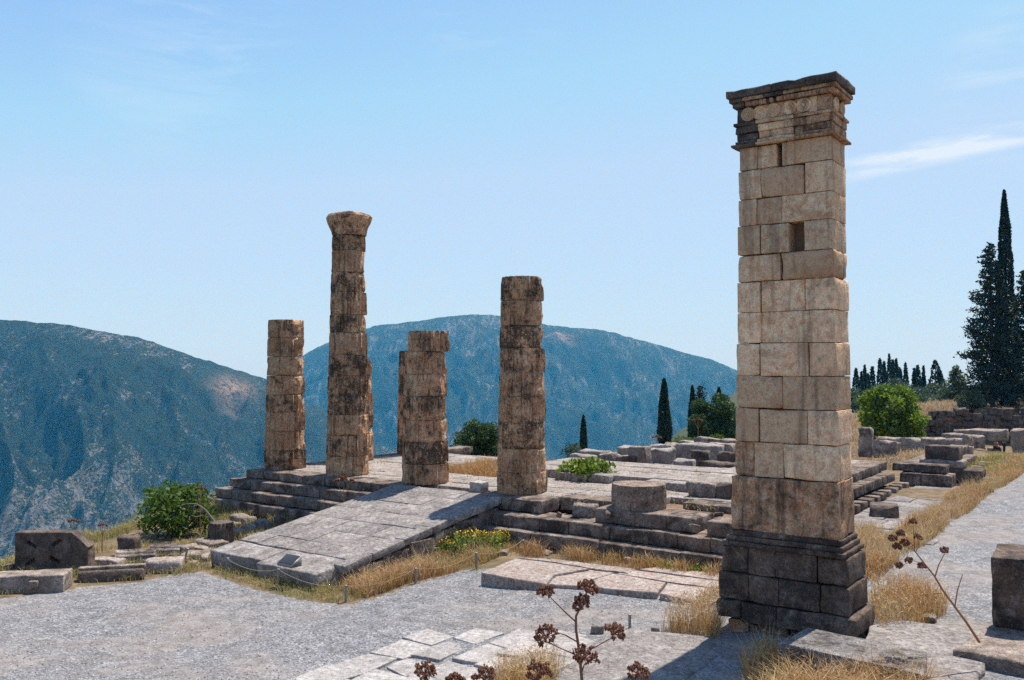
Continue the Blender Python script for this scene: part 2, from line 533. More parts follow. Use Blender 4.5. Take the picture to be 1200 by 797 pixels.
def plain_mat(name, col, rough=0.7, metal=0.0, var=0.15, scale=20):
    m, nt, p, o = new_mat(name)
    g = N(nt)
    f = g.noise(g.pos(), scale, 4)
    c = g.ramp(f, [(0.3, tuple(x * (1 - var) for x in col)), (0.7, tuple(min(1, x * (1 + var)) for x in col))])
    g.l(c, p.inputs['Base Color'])
    p.inputs['Roughness'].default_value = rough
    p.inputs['Metallic'].default_value = metal
    return m
def leaf_mat(name, ca, cb, trans=0.35, rough=0.6, cc=None, tint=(0.9, 0.95, 0.4)):
    m, nt, p, o = new_mat(name)
    g = N(nt)
    rnd = g.n('ShaderNodeNewGeometry').outputs['Random Per Island']
    big = g.noise(g.pos(), 1.3, 3)
    f = g.math('ADD', g.math('MULTIPLY', rnd, 0.6), g.math('MULTIPLY', big, 0.4))
    st = [(0.2, ca), (0.8, cb)] if cc is None else [(0.15, ca), (0.5, cb), (0.9, cc)]
    c = g.ramp(f, st)
    g.l(c, p.inputs['Base Color'])
    p.inputs['Roughness'].default_value = rough
    t = g.n('ShaderNodeBsdfTranslucent')
    g.l(g.mix(0.5, c, tint, 'MULTIPLY'), t.inputs['Color'])
    ms = g.n('ShaderNodeMixShader')
    ms.inputs[0].default_value = trans
    g.l(p.outputs[0], ms.inputs[1]); g.l(t.outputs[0], ms.inputs[2])
    g.l(ms.outputs[0], o.inputs['Surface'])
    return m
M['bark'] = plain_mat('bark', (0.11, 0.085, 0.065), 0.95)
M['dead'] = plain_mat('dead_wood', (0.20, 0.165, 0.135), 0.95)
M['cypress'] = leaf_mat('cypress_foliage', (0.018, 0.035, 0.020), (0.045, 0.075, 0.038), 0.15)
M['conifer'] = leaf_mat('dark_conifer_foliage', (0.014, 0.028, 0.018), (0.035, 0.058, 0.032), 0.12)
M['pine'] = leaf_mat('pine_foliage', (0.035, 0.075, 0.025), (0.085, 0.145, 0.045), 0.25)
M['bush'] = leaf_mat('bush_leaves', (0.045, 0.095, 0.015), (0.14, 0.21, 0.035), 0.4)
M['lush'] = leaf_mat('lush_leaves', (0.07, 0.13, 0.010), (0.24, 0.33, 0.04), 0.4)
M['weed'] = leaf_mat('weed_leaves', (0.14, 0.22, 0.03), (0.30, 0.38, 0.08), 0.4)
M['olive'] = leaf_mat('grey_green_leaves', (0.055, 0.085, 0.045), (0.12, 0.16, 0.09), 0.25)
M['dry'] = leaf_mat('dry_grass', (0.30, 0.14, 0.045), (0.52, 0.32, 0.13), 0.3, 0.75, (0.66, 0.52, 0.33), (1, 0.85, 0.6))
M['drygreen'] = leaf_mat('half_dry_grass', (0.17, 0.19, 0.05), (0.42, 0.34, 0.14), 0.35, 0.7, (0.55, 0.44, 0.22))
M['straw'] = leaf_mat('pale_straw', (0.46, 0.32, 0.17), (0.62, 0.49, 0.32), 0.3, 0.7, None, (1, 0.9, 0.7))
M['chip'] = leaf_mat('gravel_chip', (0.16, 0.16, 0.17), (0.34, 0.335, 0.335), 0.0, 0.9, (0.52, 0.50, 0.48))
M['yellow'] = plain_mat('yellow_petals', (0.66, 0.42, 0.03), 0.6)
M['white_petal'] = plain_mat('white_petals', (0.72, 0.70, 0.62), 0.6)
M['seed'] = leaf_mat('brown_seed_heads', (0.085, 0.026, 0.018), (0.20, 0.075, 0.045), 0.1, 0.8, (0.40, 0.24, 0.13))
M['stem'] = plain_mat('reddish_stem', (0.23, 0.12, 0.085), 0.8)
M['stem2'] = plain_mat('orange_brown_stem', (0.36, 0.17, 0.08), 0.8)
M['metal'] = plain_mat('grey_metal', (0.24, 0.24, 0.235), 0.55, 0.6)
M['rope'] = plain_mat('pale_rope', (0.36, 0.28, 0.18), 0.9)
M['plaque'] = plain_mat('plaque_face', (0.045, 0.047, 0.05), 0.35)
M['skin'] = plain_mat('skin', (0.50, 0.32, 0.23), 0.6)
M['teal'] = plain_mat('teal_cloth', (0.03, 0.30, 0.29), 0.9)
M['navy'] = plain_mat('dark_cloth', (0.03, 0.03, 0.045), 0.9)
M['pinkcloth'] = plain_mat('pink_cloth', (0.50, 0.22, 0.26), 0.9)
M['hair'] = plain_mat('dark_hair', (0.035, 0.022, 0.015), 0.7)
M['dirt'] = plain_mat('packed_earth', (0.20, 0.125, 0.08), 0.98, 0, 0.3, 4)

# ------------------------------------------------------------------ ground
CP = np.array([
    (-14, 23, -1.6), (-10, 26, -1.62), (-5, 23, -1.6), (-8, 20, -1.6), (0, 21, -1.5), (3, 20.5, -1.4), (-2, 17.5, -1.52), (2, 17.5, -1.3),
    (-12, 33, -1.75), (-7, 30, -1.7), (-10, 30, -1.7), (-4, 27, -1.6), (-2, 24.5, -1.5), (-1, 28, -1.45),
    (-0.6, 28.5, -1.35), (2.5, 26, -1.3), (5.1, 24.4, -1.25), (2, 23, -1.3), (8, 22.5, -1.1),
    (5.5, 18, -0.97), (6.5, 17.0, -0.97), (4, 19, -1.12), (7.5, 19.5, -0.95), (4.5, 16.5, -0.97),
    (9.9, 25.3, -0.9), (13, 22, -0.9), (12, 18, -0.85), (20, 38, -0.9), (28.6, 50, -0.9), (24, 38, -0.85), (16, 30, -0.9),
    (0, 13, -0.95), (0, 10, -0.2), (0, 6, 1.2), (0, 2, 2.5), (0, -6, 2.9), (6, 13, -0.75), (7, 10, -0.1), (6, 6, 1.1), (-8, 13, -1.3), (-8, 8, -0.5),
    (-8, 3, 0.8), (8, 15, -0.85), (9.5, 16.5, -0.8), (12, 14, -0.5), (15, 10, 0.8), (-12, 12, -1.4), (3, 15, -1.0),
    (22, 25, -0.4), (30, 30, 1.5), (40, 50, 2), (20, 10, 3),
    (4.97, 43, -1.3), (13.4, 44.3, -0.85), (9.9, 48, -0.95), (6.9, 57.6, -2.6), (18, 55.8, -2.2), (-6, 43, -1.4), (0, 46, -1.5), (-10, 40, -1.6), (12, 62, -2.8),
    (13.9, 34, -1.12), (20.2, 41.8, -1.12), (11, 29.5, -1.1), (25.5, 51, -1.15), (37, 70, -2.5), (52, 95, -4.5), (46, 100, -3.4), (56, 98, -4.2),
    (52, 107, -0.9), (60, 112, -0.7), (72, 110, 1), (40, 95, -3.2), (33, 80, -3.0), (43, 78, -3.4), (47, 85, -4.2), (32, 60, -2.0), (34, 61, -2.0), (29, 55, -1.4), (40, 130, -2), (26, 80, -3),
    (90, 220, -9), (130, 250, -4), (75, 190, -10), (60, 165, -8.5), (82, 165, -7), (100, 200, -9), (110, 180, -5), (66, 140, -5), (52, 150, -7), (90, 140, -2), (70, 300, -12), (120, 150, 8), (80, 60, 8), (60, 20, 10), (30, -30, 10), (-6, -30, 2.5), (0, 4, 1.9)])
ED_Y = np.array([-200, -60, -25.9, -14.5, -9.6, -1, 60, 100, 200, 400])
ED_X = np.array([120, 25, 1, -7.4, -11.2, -15.2, -15.5, -28, -70, -150])
def ground_z(X, Y):
    X = np.atleast_1d(np.asarray(X, float)); Y = np.atleast_1d(np.asarray(Y, float))
    num = np.zeros_like(X); den = np.zeros_like(X)
    for cx, cy, cz in CP:
        w = 1.0 / ((X - cx) ** 2 + (Y - cy) ** 2 + 1.2) ** 1.9
        num += w * cz; den += w
    z = num / den
    x, y = Tinv(X, Y)
    d = np.maximum(0, np.interp(y, ED_Y, ED_X) - x) * 0.85
    P = np.stack([X, Y, np.zeros_like(X)], 1)
    z = z - np.where(d < 6, d * d * 0.09, 3.24 + (d - 6) * 0.82) + np.minimum(d, 20) * 0.07 * fbm(P * 0.12, 3, 9)
    z = z + 0.02 * fbm(P * 0.8, 3, 4)
    return z
def gz(X, Y): return float(ground_z(X, Y)[0])

GRAVEL = [  # outlines of the gravel, in photo pixels on the plane given
    ([(-60, 720), (-60, 706), (0, 700), (70, 690), (95, 686), (160, 680), (210, 668), (240, 668), (262, 676), (300, 690), (330, 696), (370, 703), (405, 706), (440, 700), (490, 686),
      (540, 672), (565, 670), (640, 682), (700, 692), (845, 706), (845, 735), (835, 762), (760, 800), (640, 850), (-80, 850)], -1.55),
]
def in_poly(X, Y, poly):
    r = np.zeros(len(X), bool)
    n = len(poly)
    for i in range(n):
        x1, y1 = poly[i][0], poly[i][1]
        x2, y2 = poly[(i + 1) % n][0], poly[(i + 1) % n][1]
        c = (y1 > Y) != (y2 > Y)
        r ^= c & (X < (x2 - x1) * (Y - y1) / ((y2 - y1) if y2 != y1 else 1e-9) + x1)
    return r
GP = [[at(px, py, z) for px, py in pts] for pts, z in GRAVEL]
PATH = [T(11.6, -2.2), T(11.9, 8), T(12.0, 20), T(12.2, 34), T(12.6, 44), T(17.5, 44), T(18, 20), T(18.5, 0), T(19, -14), T(11.5, -16), T(8.8, -12.2), T(9.4, -8)]

def build_ground():
    nr, na = 330, 420
    r = np.concatenate([np.linspace(0.5, 12, 50)[:-1], np.linspace(12, 62, nr - 120), np.geomspace(62.3, 420, 72)])
    a = np.concatenate([np.linspace(-180, -36, 50)[:-1], np.linspace(-36, 36, na - 98), np.linspace(36, 180, 50)[1:]])
    A, Rr = np.meshgrid(np.radians(a), r)
    X = (np.sin(A) * Rr).ravel(); Y = (np.cos(A) * Rr).ravel()
    Z = ground_z(X, Y)
    gm = np.zeros(len(X))
    for g in GP: gm[in_poly(X, Y, g)] = 1
    pm = in_poly(X, Y, PATH)
    gm[pm] = 1
    n1, n2 = len(r), len(a)
    idx = np.arange(n1 * n2).reshape(n1, n2)
    q = np.stack([idx[:-1, :-1], idx[:-1, 1:], idx[1:, 1:], idx[1:, :-1]], -1).reshape(-1, 4)[:, ::-1]
    x, y = Tinv(X, Y)
    d = np.maximum(0, np.interp(y, ED_Y, ED_X) - x)
    scrub = np.clip(d / 5, 0, 1)
    scrub = np.maximum(scrub, sstep(125, 150, np.hypot(X, Y)))
    me = mesh_np('ground', np.stack([X, Y, Z], 1), q, True)
    for nm, v in (('gravel', gm), ('scrub', scrub)):
        at_ = me.attributes.new(nm, 'FLOAT', 'POINT')
        at_.data.foreach_set('value', v.astype(np.float32))
    m, nt, p, o = new_mat('ground')
    g = N(nt)
    pos = g.pos()
    A1 = g.n('ShaderNodeAttribute'); A1.attribute_name = 'gravel'
    A2 = g.n('ShaderNodeAttribute'); A2.attribute_name = 'scrub'
    # gravel: blue-grey chips with warm trodden patches
    chips = g.voro(pos, 29, 'F1', 'Color')
    sep = g.n('ShaderNodeSeparateColor'); g.l(chips, sep.inputs[0])
    c1 = g.ramp(sep.outputs[0], [(0.0, (0.04, 0.04, 0.043)), (0.25, (0.15, 0.15, 0.157)), (0.75, (0.245, 0.244, 0.25)), (1.0, (0.52, 0.51, 0.49))])
    c1 = g.mix(0.3, c1, g.ramp(g.noise(pos, 60, 4, 0.7), [(0.3, (0.09, 0.09, 0.10)), (0.7, (0.32, 0.32, 0.325))]))
    warm = g.ramp(g.noise(g.pos((0.22, 0.4, 0.3), rot=(0, 0, 0.5)), 1.2, 7, 0.65, 0.6), [(0.45, 0.0), (0.60, 1.0)])
    c1 = g.mix(g.math('MULTIPLY', warm, 0.6), c1, (0.285, 0.243, 0.212))
    dk = g.ramp(g.noise(pos, 2.4, 8, 0.7), [(0.40, 0.72), (0.58, 1.06)])
    c1 = g.mix(1.0, c1, dk, 'MULTIPLY')
    # bare earth, litter and dry grass roots
    c2 = g.ramp(g.noise(pos, 2.0, 10, 0.7), [(0.3, (0.07, 0.05, 0.03)), (0.5, (0.17, 0.12, 0.07)), (0.7, (0.27, 0.20, 0.12))])
    c2 = g.mix(g.ramp(g.noise(pos, 0.7, 6, 0.6), [(0.52, 0.0), (0.66, 1.0)]), c2, (0.12, 0.105, 0.05))
    c3 = g.ramp(g.noise(pos, 0.6, 8, 0.65), [(0.3, (0.035, 0.05, 0.025)), (0.6, (0.075, 0.085, 0.04)), (0.75, (0.20, 0.165, 0.11))])
    edge = g.math('ADD', A1.outputs['Fac'], g.math('MULTIPLY', g.math('SUBTRACT', g.noise(pos, 3.0, 6, 0.65), 0.5), 1.1))
    f = g.ramp(edge, [(0.42, 0.0), (0.55, 1.0)])
    c = g.mix(f, c2, c1)
    c = g.mix(A2.outputs['Fac'], c, c3)
    g.l(c, p.inputs['Base Color'])
    n = g.bump(g.noise(pos, 14, 6, 0.7), 0.5, 0.04)
    n = g.bump(g.voro(pos, 34), 0.7, 0.02, n)
    g.l(n, p.inputs['Normal'])
    p.inputs['Roughness'].default_value = 0.95
    me.materials.append(m)
    tag(link('ground', me), kind='structure')
build_ground()

# ------------------------------------------------------------------ mountains
def mountain_mat():
    m, nt, p, o = new_mat('mountain_scrub_and_rock')
    g = N(nt)
    pos = g.pos((0.01, 0.01, 0.01))
    gully = g.pos((0.018, 0.004, 0.004), rot=(0, 0, -0.35))
    rk = g.n('ShaderNodeAttribute'); rk.attribute_name = 'rock'
    big = g.noise(pos, 0.55, 8, 0.6, 0.4)
    mid = g.noise(gully, 2.6, 10, 0.70, 0.15)
    fine = g.noise(g.pos((0.01, 0.01, 0.02), rot=(0.3, 0, 0.5)), 12, 8, 0.72)
    k = g.math('ADD', fine, g.math('MULTIPLY', g.math('SUBTRACT', big, 0.5), 0.55))
    k = g.math('ADD', k, g.math('MULTIPLY', g.math('SUBTRACT', mid, 0.5), 0.75))
    k = g.math('ADD', k, g.math('MULTIPLY', rk.outputs['Fac'], 0.20))
    rock = g.ramp(k, [(0.61, 0.0), (0.645, 0.8), (0.72, 1.0)])
    scrub = g.ramp(g.noise(pos, 22, 6, 0.7), [(0.36, (0.002, 0.007, 0.003)), (0.5, (0.009, 0.026, 0.009)), (0.66, (0.036, 0.066, 0.022))])
    rc = g.ramp(g.noise(pos, 9, 8, 0.65), [(0.35, (0.085, 0.08, 0.072)), (0.65, (0.33, 0.305, 0.275))])
    ct = g.n('ShaderNodeAttribute'); ct.attribute_name = 'field'
    c = g.mix(rock, scrub, rc)
    fd = g.math('MULTIPLY', ct.outputs['Fac'], g.ramp(g.noise(pos, 7, 7, 0.7), [(0.38, 0.0), (0.52, 1.0)]))
    c = g.mix(fd, c, (0.40, 0.27, 0.18))
    g.l(c, p.inputs['Base Color'])
    n = g.bump(g.noise(pos, 7, 10, 0.7), 1.0, 22)
    n = g.bump(g.noise(pos, 30, 6, 0.7), 0.9, 5, n)
    g.l(n, p.inputs['Normal'])
    return m
M['mountain'] = mountain_mat()
def mountain(name, ridge, slope, az0, az1, na, r0, over, nr, seed, amp, rockfn, fieldfn=None, concave=0.0):
    """ridge: (photo x, photo y, distance). The crest runs through these points; the flank falls towards the valley."""
    azs = np.array([math.atan2((q[0] - 600) / F, 1.0) for q in ridge])
    hs = np.array([EYE + (430 - q[1]) / F * q[2] for q in ridge])
    ds = np.array([q[2] / math.cos(a) for q, a in zip(ridge, azs)])
    a = np.linspace(az0, az1, na)
    hr = np.interp(a, azs, hs); dr = np.interp(a, azs, ds)
    k = np.ones(9) / 9
    hr = np.convolve(np.pad(hr, 4, 'edge'), k, 'valid'); dr = np.convolve(np.pad(dr, 4, 'edge'), k, 'valid')
    t = np.concatenate([np.linspace(0, 1, nr) ** 0.8, 1 + np.linspace(0.02, 1, 26)])
    A, Tt = np.meshgrid(a, t)
    D = np.where(Tt <= 1, r0 + (dr[None, :] - r0) * Tt, dr[None, :] + over * (Tt - 1))
    back = dr[None, :] - D
    Z = hr[None, :] - np.where(back > 0, slope * back + concave * np.maximum(back, 0) ** 2 / 1000.0, -0.55 * back)
    X, Y = np.sin(A) * D, np.cos(A) * D
    P = np.stack([X.ravel(), Y.ravel(), np.zeros(X.size)], 1)
    rid = 1 - np.abs(fbm(P / 420.0, 5, seed, 0.5))
    rid2 = 1 - np.abs(fbm(P / 150.0, 4, seed + 5, 0.55))
    small = fbm(P / 40.0, 4, seed + 9, 0.6)
    fade = sstep(0, 350, np.abs(back).ravel()) * 0.95 + 0.05
    ph = np.arctan2(X, Y).ravel() * 2200 + 60 * fbm(P / 300.0, 3, seed + 40)
    gul = 1 - np.abs(fbm(np.stack([ph / 120.0, D.ravel() / 700.0, np.zeros(X.size)], 1), 4, seed + 60, 0.55))
    Z = Z.ravel() + amp * ((rid - 0.7) * 1.0 + (rid2 - 0.7) * 0.40 + (gul - 0.7) * 0.75) * fade + small * (2.0 + 5 * fade)
    n1, n2 = len(t), len(a)
    idx = np.arange(n1 * n2).reshape(n1, n2)
    q = np.stack([idx[:-1, :-1], idx[:-1, 1:], idx[1:, 1:], idx[1:, :-1]], -1).reshape(-1, 4)[:, ::-1]
    me = mesh_np(name, np.stack([X.ravel(), Y.ravel(), Z], 1), q, True)
    px = 600 + F * X.ravel() / Y.ravel(); h = Z
    rock = rockfn(X.ravel(), Y.ravel(), Z, back.ravel(), rid)
    fld = fieldfn(X.ravel(), Y.ravel(), Z) if fieldfn else np.zeros(len(Z))
    for nm, v in (('rock', rock), ('field', fld)):
        t_ = me.attributes.new(nm, 'FLOAT', 'POINT')
        t_.data.foreach_set('value', v.astype(np.float32))
    me.materials.append(M['mountain'])
    return tag(link(name, me), kind='structure')
def spot(X, Y, cx, cy, rx, ry):
    return np.exp(-(((X - cx) / rx) ** 2 + ((Y - cy) / ry) ** 2))
RIDGE_L = [(-500, 420, 2300), (-250, 372, 2300), (-100, 365, 2300), (0, 373, 2300), (60, 377, 2300), (100, 385, 2320), (125, 389, 2340), (160, 395, 2400), (200, 408, 2480), (250, 425, 2600),
           (310, 443, 2750), (360, 470, 2850), (420, 505, 2950), (520, 560, 3050), (640, 620, 3100)]
RIDGE_R = [(150, 560, 5069), (250, 500, 5069), (310, 450, 5069), (360, 412, 5041), (400, 394, 4986), (440, 382, 4932), (500, 374, 4863), (540, 369, 4822), (585, 368, 4795), (620, 375, 4795), (650, 382, 4795),
           (700, 386, 4795), (720, 390, 4795), (780, 405, 4822), (830, 420, 4877), (862, 432, 4932), (950, 470, 5069), (1060, 520, 5206), (1200, 560, 5343)]
def rock_left(X, Y, Z, back, rid):
    r = sstep(300, 900, back) * 0.28
    px = 600 + F * X / Y; py = 430 - (Z - EYE) / Y * F
    r = r + 0.22 * spot(X, Y, -700, 1650, 260, 330) - 0.25 * spot(X, Y, -1150, 2000, 400, 250)
    return r + 0.5 * (0.75 - rid)
def field_left(X, Y, Z):
    a = at_ridge(275, 433, 2500)
    return spot(X, Y, a[0], a[1], 42, 120) * 1.0
def at_ridge(px, py, D): return ((px - 600) / F * D, D)
def rock_right(X, Y, Z, back, rid):
    a = at_ridge(570, 400, 4590)
    return 0.55 * spot(X, Y, a[0], a[1], 300, 300) + 0.35 * spot(X, Y, *at_ridge(410, 430, 4520), 340, 680) + 0.35 * (0.7 - rid)
def field_right(X, Y, Z):
    return spot(X, Y, *at_ridge(655, 405, 4630), 70, 40)
mountain('rocky_mountain', RIDGE_L, 0.36, R(-50), R(5), 560, 420, 700, 300, 21, 95, rock_left, field_left, 0.06)
mountain('distant_mountain', RIDGE_R, 0.40, R(-24), R(31), 560, 1300, 900, 260, 33, 110, rock_right, field_right, 0.03)
# valley floor far below, closing the ground out to the horizon
vf = mesh_np('valley_floor', np.array([(-9000, -6000, -640), (9000, -6000, -640), (9000, 9000, -640), (-9000, 9000, -640)]), np.array([(0, 1, 2, 3)]))
vf.materials.append(M['mountain'])
tag(link('valley_floor', vf), kind='structure')

# ------------------------------------------------------------------ temple platform
temple = thing('temple_platform', 'broad ruined stone temple platform with worn steps and paved floor under the columns', 'temple ruin', ORG, ROT)
rnd = random.Random(3)
def course(x0, x1, yf, ztop, h, depth, ln=1.25, mat='step', parent=temple, name='step_block', wob=0.02, skip=(), bev=0.035):
    x = x0
    k = 0
    while x < x1 - 0.05:
        w = min(ln * rnd.uniform(0.75, 1.3), x1 - x)
        if x1 - x - w < 0.45: w = x1 - x
        if k not in skip:
            block(name, w - 0.014, depth, h, (x + w / 2, yf + depth / 2 + rnd.uniform(-wob, wob), ztop - h + rnd.uniform(-0.012, 0.012)), M[mat], parent,
                  rotz=rnd.uniform(-0.012, 0.012), bev=bev * rnd.uniform(0.7, 1.5), rough=0.02, seg=0.28, chip=rnd.uniform(0.8, 2.2))
        x += w
        k += 1
def side_course(y0, y1, xf, ztop, h, depth, ln=1.3, mat='step', sgn=1, **kw):
    """blocks along a flank; xf is the outer face, sgn +1 when the outside is at +x"""
    y = y0
    while y < y1 - 0.05:
        w = min(ln * rnd.uniform(0.75, 1.3), y1 - y)
        if y1 - y - w < 0.45: w = y1 - y
        block('step_block', depth, w - 0.014, h, (xf - sgn * depth / 2 + rnd.uniform(-0.02, 0.02), y + w / 2, ztop - h + rnd.uniform(-0.012, 0.012)), M[mat], temple,
              bev=0.035, rough=0.014, seg=0.4)
        y += w
# south-east steps, left of the ramp
course(-13.5, -4.7, -1.30, 0.0, 0.345, 1.0)
course(-13.95, -4.7, -1.78, -0.36, 0.37, 0.9)
course(-14.4, -4.7, -2.22, -0.75, 0.38, 0.9)
course(-14.75, -5.0, -2.55, -1.15, 0.40, 0.9, mat='step')
for k, (xf, zt, h) in enumerate(((-13.5, 0.0, 0.345), (-13.95, -0.36, 0.37), (-14.4, -0.75, 0.38), (-14.75, -1.15, 0.40))):
    side_course((-0.28, -0.86, -1.30, -1.63)[k], 13.0, xf, zt, h, 1.0, sgn=-1)
# north-east steps, right of the ramp
course(-1.0, 1.75, -1.42, 0.0, 0.43, 1.1, ln=1.4)
course(-0.25, 8.45, -2.05, -0.43, 0.39, 1.25, ln=1.15)
course(-0.25, 8.9, -2.50, -0.83, 0.42, 1.0, ln=1.2)
course(0.8, 9.2, -2.72, -1.27, 0.3, 1.0, ln=1.4)
course(1.75, 3.9, -0.15, 0.0, 0.43, 1.0, ln=0.8, wob=0.1)
course(3.9, 7.25, -1.65, 0.0, 0.43, 1.35, ln=1.3, wob=0.05)
course(7.62, 8.3, -1.75, 0.0, 0.43, 1.0, ln=1.3)
course(5.6, 8.0, 1.0, 0.0, 0.43, 1.0, ln=1.0, wob=0.08)
# north flank
side_course(1.9, 18.2, 7.85, 0.0, 0.38, 1.1)
side_course(0.2, 17.4, 8.35, -0.40, 0.38, 0.9)
for k in range(17):
    y = 1.2 + k * 0.98
    block('step_block', 0.5, 0.55 + rnd.uniform(-0.06, 0.08), 0.42, (8.75 + rnd.uniform(-0.05, 0.05), y, -1.2), M['step'], temple, bev=0.05, rough=0.02, seg=0.3)
course(8.0, 10.3, 18.3, -0.06, 0.36, 1.2, ln=1.1)
course(8.4, 10.6, 18.0, -0.45, 0.95, 1.2, ln=1.1)
side_course(20.5, 33.0, 8.9, -0.25, 0.4, 1.0)
side_course(20.5, 32.0, 9.5, -0.7, 0.4, 0.9)
for k in range(8):
    block('step_block', 0.5, 0.6, 0.4, (10.1, 21.3 + k * 1.25, -1.3), M['step'], temple, bev=0.05, rough=0.02, seg=0.3)
# earth and rubble core under the floor
for nm, (x0, x1, y0, y1, zt, zb) in enumerate(((-13.2, 1.0, -0.9, 9.5, -0.2, -3.0), (-4.8, 7.6, 0.3, 9.0, -0.22, -1.5), (-14.3, -5.2, -2.3, 0, -1.35, -3.0), (0, 8.2, -1.5, 1.5, -0.6, -1.5), (2, 7.4, 9, 18.5, -0.3, -1.5))):
    block('core', x1 - x0, y1 - y0, zt - zb, ((x0 + x1) / 2, (y0 + y1) / 2, zb), M['dirt'], temple, bev=0.05, rough=0.03, seg=2.0)
def paving(x0, x1, y0, y1, ztop, th, lx, ly, mat='floor', skip=lambda x, y: False, wz=0.02, bev=0.03):
    y = y0
    while y < y1 - 0.05:
        h = min(ly * rnd.uniform(0.8, 1.2), y1 - y)
        if y1 - y - h < 0.4: h = y1 - y
        x = x0 - rnd.uniform(0, 0.3)
        while x < x1 - 0.05:
            w = min(lx * rnd.uniform(0.7, 1.35), x1 - x)
            if x1 - x - w < 0.4: w = x1 - x
            cx_, cy_ = x + w / 2, y + h / 2
            if not skip(cx_, cy_):
                block('paving_slab', w - 0.016, h - 0.016, th, (cx_, cy_, ztop - th + rnd.uniform(-wz, wz)), M[mat], temple,
                      rotz=rnd.uniform(-0.01, 0.01), bev=bev, rough=0.012, seg=0.55)
            x += w
        y += h
paving(-12.5, 1.7, -0.29, 4.4, 0.0, 0.3, 1.55, 1.1, skip=lambda x, y: (-7.4 < x < -3.4 and y > 3.2))
paving(-12.4, -7.4, 4.4, 9.2, 0.0, 0.3, 1.7, 1.2)
paving(1.7, 7.0, 0.85, 3.4, 0.0, 0.3, 1.5, 1.1, skip=lambda x, y: x > 5.6 and y < 2.0)
paving(-3.2, 6.7, 4.0, 8.4, 0.31, 0.36, 1.9, 1.25, wz=0.025)
course(-1.0, 1.4, 3.62, 0.29, 0.3, 0.7, ln=0.8, mat='floor', wob=0.06)
course(3.0, 4.9, 3.3, 0.28, 0.3, 0.9, ln=0.9, mat='floor', wob=0.06)
paving(3.0, 6.8, 8.6, 18.0, 0.0, 0.3, 1.5, 1.3)

# ------------------------------------------------------------------ ramp
RX0, RX1 = -5.0, -0.25
RLEN = 7.9
TILT = math.asin(1.12 / RLEN)
ramp = thing('stone_ramp', 'sloping grey stone ramp of large slabs leading up to the temple between two columns', 'ramp', T((RX0 + RX1) / 2, -1.15, 0.02), ROT)
ramp.rotation_euler = (TILT, 0, ROT)
rw = RX1 - RX0
rr = random.Random(12)
ys = [0, -0.95, -1.95, -3.0, -4.1, -5.15, -6.2, -7.0]
for a, b in zip(ys[:-1], ys[1:]):
    x = -rw / 2 - 0.0
    while x < rw / 2 - 0.05:
        w = min(rr.uniform(0.85, 1.75), rw / 2 - x)
        if rw / 2 - x - w < 0.5: w = rw / 2 - x
        block('paving_slab', w - 0.012, abs(b - a) - 0.012, 0.26, (x + w / 2, (a + b) / 2 + rr.uniform(-0.02, 0.02), -0.26 + rr.uniform(-0.012, 0.012)), M['ramp'], ramp,
              rotz=rr.uniform(-0.012, 0.012), bev=0.02, rough=0.009, seg=0.5)
        x += w
for x0, w, y1, d in ((-rw / 2 - 0.1, 2.4, -8.05, 1.02), (-rw / 2 + 2.34, 2.5, -8.25, 1.22)):
    block('paving_slab', w - 0.02, d, 0.55, (x0 + w / 2, y1 + d / 2, -0.56), M['ramp'], ramp, bev=0.06, rough=0.02, seg=0.35)
# kerb on the north edge and the wall below it
y = -0.2
while y > -7.4:
    w = rr.uniform(0.95, 1.5)
    block('kerb_stone', 0.42, w - 0.015, 0.22, (rw / 2 + 0.2, y - w / 2, -0.20 + rr.uniform(-0.01, 0.02)), M['ramp'], ramp, bev=0.03, rough=0.014, seg=0.35)
    y -= w
rampw = bpy.data.objects.new('side_wall', None)
COL.objects.link(rampw); rampw.parent = ramp
rampw.matrix_parent_inverse = Matrix.Identity(4)
rampw.location = (0, 0, 0); rampw.rotation_euler = (-TILT, 0, 0)
y = -0.4
while y > -6.2:
    w = rr.uniform(0.8, 1.25)
    yc = y - w / 2
    top = yc * math.tan(TILT) - 0.225
    bot = -1.62
    n = 2 if top - bot > 0.75 else 1
    hh = (top - bot) / n
    for k in range(n):
        block('wall_block', 0.5, w - 0.012, hh - 0.01, (rw / 2 + 0.15 + rr.uniform(-0.03, 0.02), yc, bot + k * hh), M['step'], rampw, bev=0.03, rough=0.016, seg=0.35)
    y -= w
me = block_me(rw - 0.1, 6.6, 0.5, seed=5)
link('core', me, M['dirt'], ramp, (0, -3.6, -0.85))
me = block_me(rw - 0.1, 4.0, 0.9, seed=6)
link('core', me, M['dirt'], ramp, (0, -2.2, -1.7))
# small information plaque on the foot of the ramp
c = at(339, 663, -1.02)
pq = thing('information_plaque', 'small dark sloping information plaque standing on the foot of the stone ramp', 'plaque', c, ROT)
pv = np.array([(-0.3, -0.17, 0), (0.3, -0.17, 0), (0.3, 0.17, 0), (-0.3, 0.17, 0), (-0.3, -0.17, 0.07), (0.3, -0.17, 0.07), (0.3, 0.17, 0.27), (-0.3, 0.17, 0.27)])
link('base', mesh_np('base', pv, np.array([(3, 2, 1, 0), (0, 1, 5, 4), (1, 2, 6, 5), (2, 3, 7, 6), (3, 0, 4, 7), (4, 5, 6, 7)])), M['metal'], pq)
al = math.atan2(0.2, 0.34)
link('face_plate', block_me(0.54, 0.34, 0.012, bev=0.004, rough=0, chip=0, seg=0.3), M['plaque'], pq, (0, 0.0, 0.172), (al, 0, 0))

